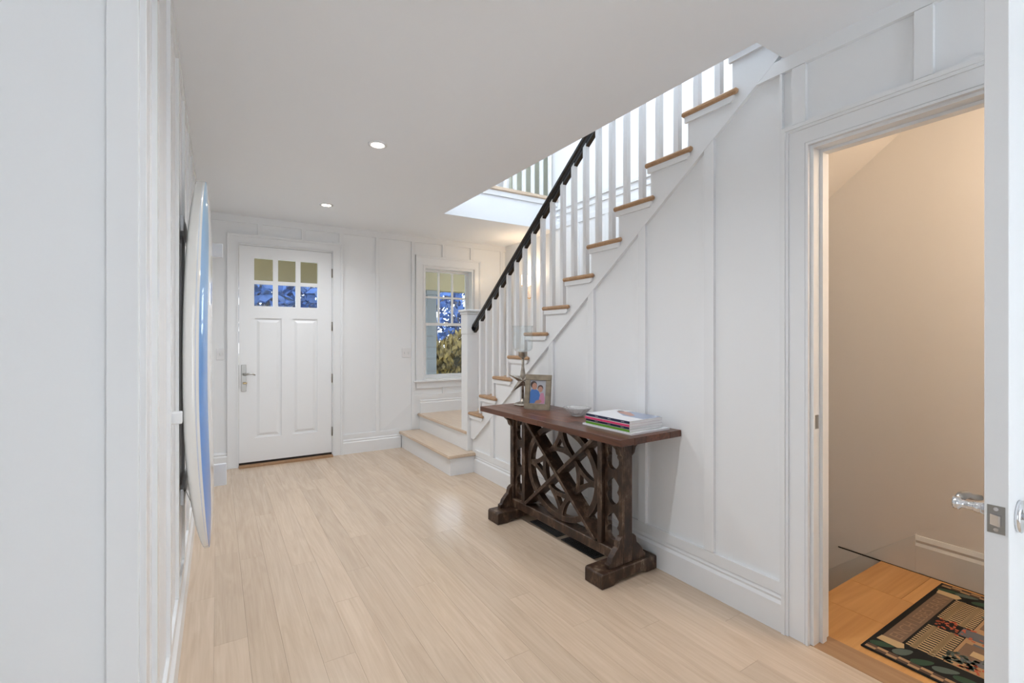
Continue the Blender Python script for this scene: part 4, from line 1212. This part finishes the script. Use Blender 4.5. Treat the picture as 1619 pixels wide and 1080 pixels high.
flowers('foliage', 0.165, 0.27, 0.215, 0.30, greyg, 60, 0.012)
flowers('foliage', 0.70, 0.805, 0.215, 0.30, greyg, 60, 0.012)
flowers('foliage', 0.27, 0.38, 0.318, 0.335, leafg, 14)
flowers('foliage', 0.59, 0.70, 0.318, 0.335, leafg, 14)

# ------------------------------------------------------------------ outside: porch, hedge, trees, lawn
M['porch'] = mat('porch_board', (0.36, 0.26, 0.10), 0.6, var=0.12, vscale=3)
M['porchb'] = mat('porch_beam_paint', (0.24, 0.20, 0.10), 0.6)
M['post'] = mat('porch_post_paint', (0.11, 0.125, 0.13), 0.5, var=0.15)
M['lawn'] = mat('dry_lawn', (0.17, 0.15, 0.07), 0.9, var=0.4, vscale=1.5)
M['deck'] = mat('porch_deck', (0.22, 0.22, 0.22), 0.7)
g = box('ground', (-40, 45, YF + 2.6, 60, -0.9, -0.6), M['lawn'])
struct(g, 'dry lawn beyond the porch', 'ground')
pc = struct(box('porch_ceiling', (-3, 9, YF + 0.17, 8.0, 2.60, 2.66), M['porch']), 'tan porch ceiling seen through the entrance panes', 'porch ceiling')
for q in range(14):
    box('ceiling_board', (-3, 9, YF + 0.18 + q * 0.16, YF + 0.335 + q * 0.16, 2.585, 2.5995), M['porch'], pc)
struct(box('porch_beam', (-3, 9, 7.75, 7.95, 2.16, 2.60), M['porchb'], bevel=0.004), 'olive grey porch beam above the columns', 'porch beam')
struct(box('porch_floor', (-3, 9, YF + 0.17, 8.1, -0.2, -0.02), M['deck']), 'grey porch floor outside the entrance', 'porch floor')
for xx, lb in ((3.20, 'grey porch column seen through the hall window'), (-0.6, 'grey porch column left of the entrance door')):
    pcx = thing('porch_column', lb, 'column', (xx, 7.84, -0.02))
    box('shaft', (-0.085, 0.085, -0.085, 0.085, 0.121, 2.10), M['post'], pcx, world=False, bevel=0.004)
    box('plinth', (-0.11, 0.11, -0.11, 0.11, 0.0005, 0.12), M['post'], pcx, world=False, bevel=0.004)
    box('capital', (-0.11, 0.11, -0.11, 0.11, 2.1005, 2.179), M['post'], pcx, world=False, bevel=0.004)

def leafcloud(name, n, fn, size, m, parent, rng, lean=0.0):
    v, f = [], []
    for _ in range(n):
        p = Vector(fn(rng))
        a = Vector((rng.gauss(0, 1), rng.gauss(0, 1), rng.gauss(0, 1) + lean)).normalized()
        b_ = a.cross(Vector((rng.gauss(0, 1), rng.gauss(0, 1), rng.gauss(0, 1)))).normalized()
        s_ = size * rng.uniform(0.6, 1.4)
        k = len(v)
        v += [p - a * s_, p + b_ * s_ * 0.4, p + a * s_, p - b_ * s_ * 0.4]
        f.append((k, k + 1, k + 2, k + 3))
    me = bpy.data.meshes.new(name); me.from_pydata(v, [], f); me.update()
    return _link(name, me, m, parent, (0, 0, 0))

rng = random.Random(11)
M['hedge1'] = mat('hedge_grass', (0.13, 0.095, 0.026), 0.9, var=0.6, vscale=4)
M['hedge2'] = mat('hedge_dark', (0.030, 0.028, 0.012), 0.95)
M['tree'] = mat('blue_green_foliage', (0.040, 0.095, 0.27), 0.8, var=0.8, vscale=1.0)
M['bark'] = mat('bark', (0.05, 0.05, 0.07), 0.9)
hd = thing('hedge', 'tall brown ornamental grass hedge beyond the porch', 'hedge', (5.6, 12.0, -0.6))
def hfn(r):
    x_ = r.uniform(-3.2, 3.6); h_ = 2.0 + 0.14 * math.sin(x_ * 2.1) + 0.08 * math.sin(x_ * 5.3)
    return (x_, r.gauss(0, 0.28), h_ * r.random() ** 0.75)
leafcloud('grass_blades', 9000, hfn, 0.10, M['hedge1'], hd, rng, lean=2.5)
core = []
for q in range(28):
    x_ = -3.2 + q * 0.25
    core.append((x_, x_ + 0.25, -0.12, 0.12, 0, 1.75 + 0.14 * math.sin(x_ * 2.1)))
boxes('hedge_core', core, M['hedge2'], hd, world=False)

def tree(x_, y_, h_, r_, n, label, sd):
    t = thing('tree', label, 'tree', (x_, y_, -0.6), group='trees beyond the porch')
    rr = random.Random(sd)
    tube('trunk', [(0, 0, 0), (0.1, 0, h_ * 0.35), (0, 0.1, h_ * 0.8)], [0.16, 0.12, 0.04], M['bark'], t, world=False, n=8)
    br = []
    for q in range(13):
        a = rr.uniform(0, 6.28); z = h_ * rr.uniform(0.10, 0.75)
        tip = (math.cos(a) * r_ * 0.8, math.sin(a) * r_ * 0.8, z + h_ * 0.15)
        tube('branch', [(0.05, 0, z), (tip[0] * 0.5, tip[1] * 0.5, z + h_ * 0.09), tip], [0.05, 0.035, 0.012], M['bark'], t, world=False, n=6)
        br.append(tip)
    def fn(r):
        c = r.choice(br)
        return tuple(c[q] + max(-1.6, min(1.6, r.gauss(0, 1))) * r_ * 0.34 for q in range(3))
    leafcloud('foliage', n, fn, 0.20, M['tree'], t, rr)
spots = [(0.8, 14.6, 6.2, 1.5), (3.1, 20, 6.8, 1.6), (6.6, 16.0, 6.4, 1.5), (9.6, 20.4, 7.0, 1.6), (5.6, 25.5, 7.5, 1.7), (-3.2, 17, 6.5, 1.6)]
nm = ['dark blue-green tree behind the left door panes', 'dark blue-green tree behind the right door panes', 'blue-green tree left of the hall window view', 'blue-green tree above the grass hedge in the window', 'blue-green tree right of the grass hedge', 'dark blue-green tree far left beyond the porch']
for q, (a, b_, h_, r_) in enumerate(spots):
    tree(a, b_, h_, r_, 1500, nm[q], 100 + q)
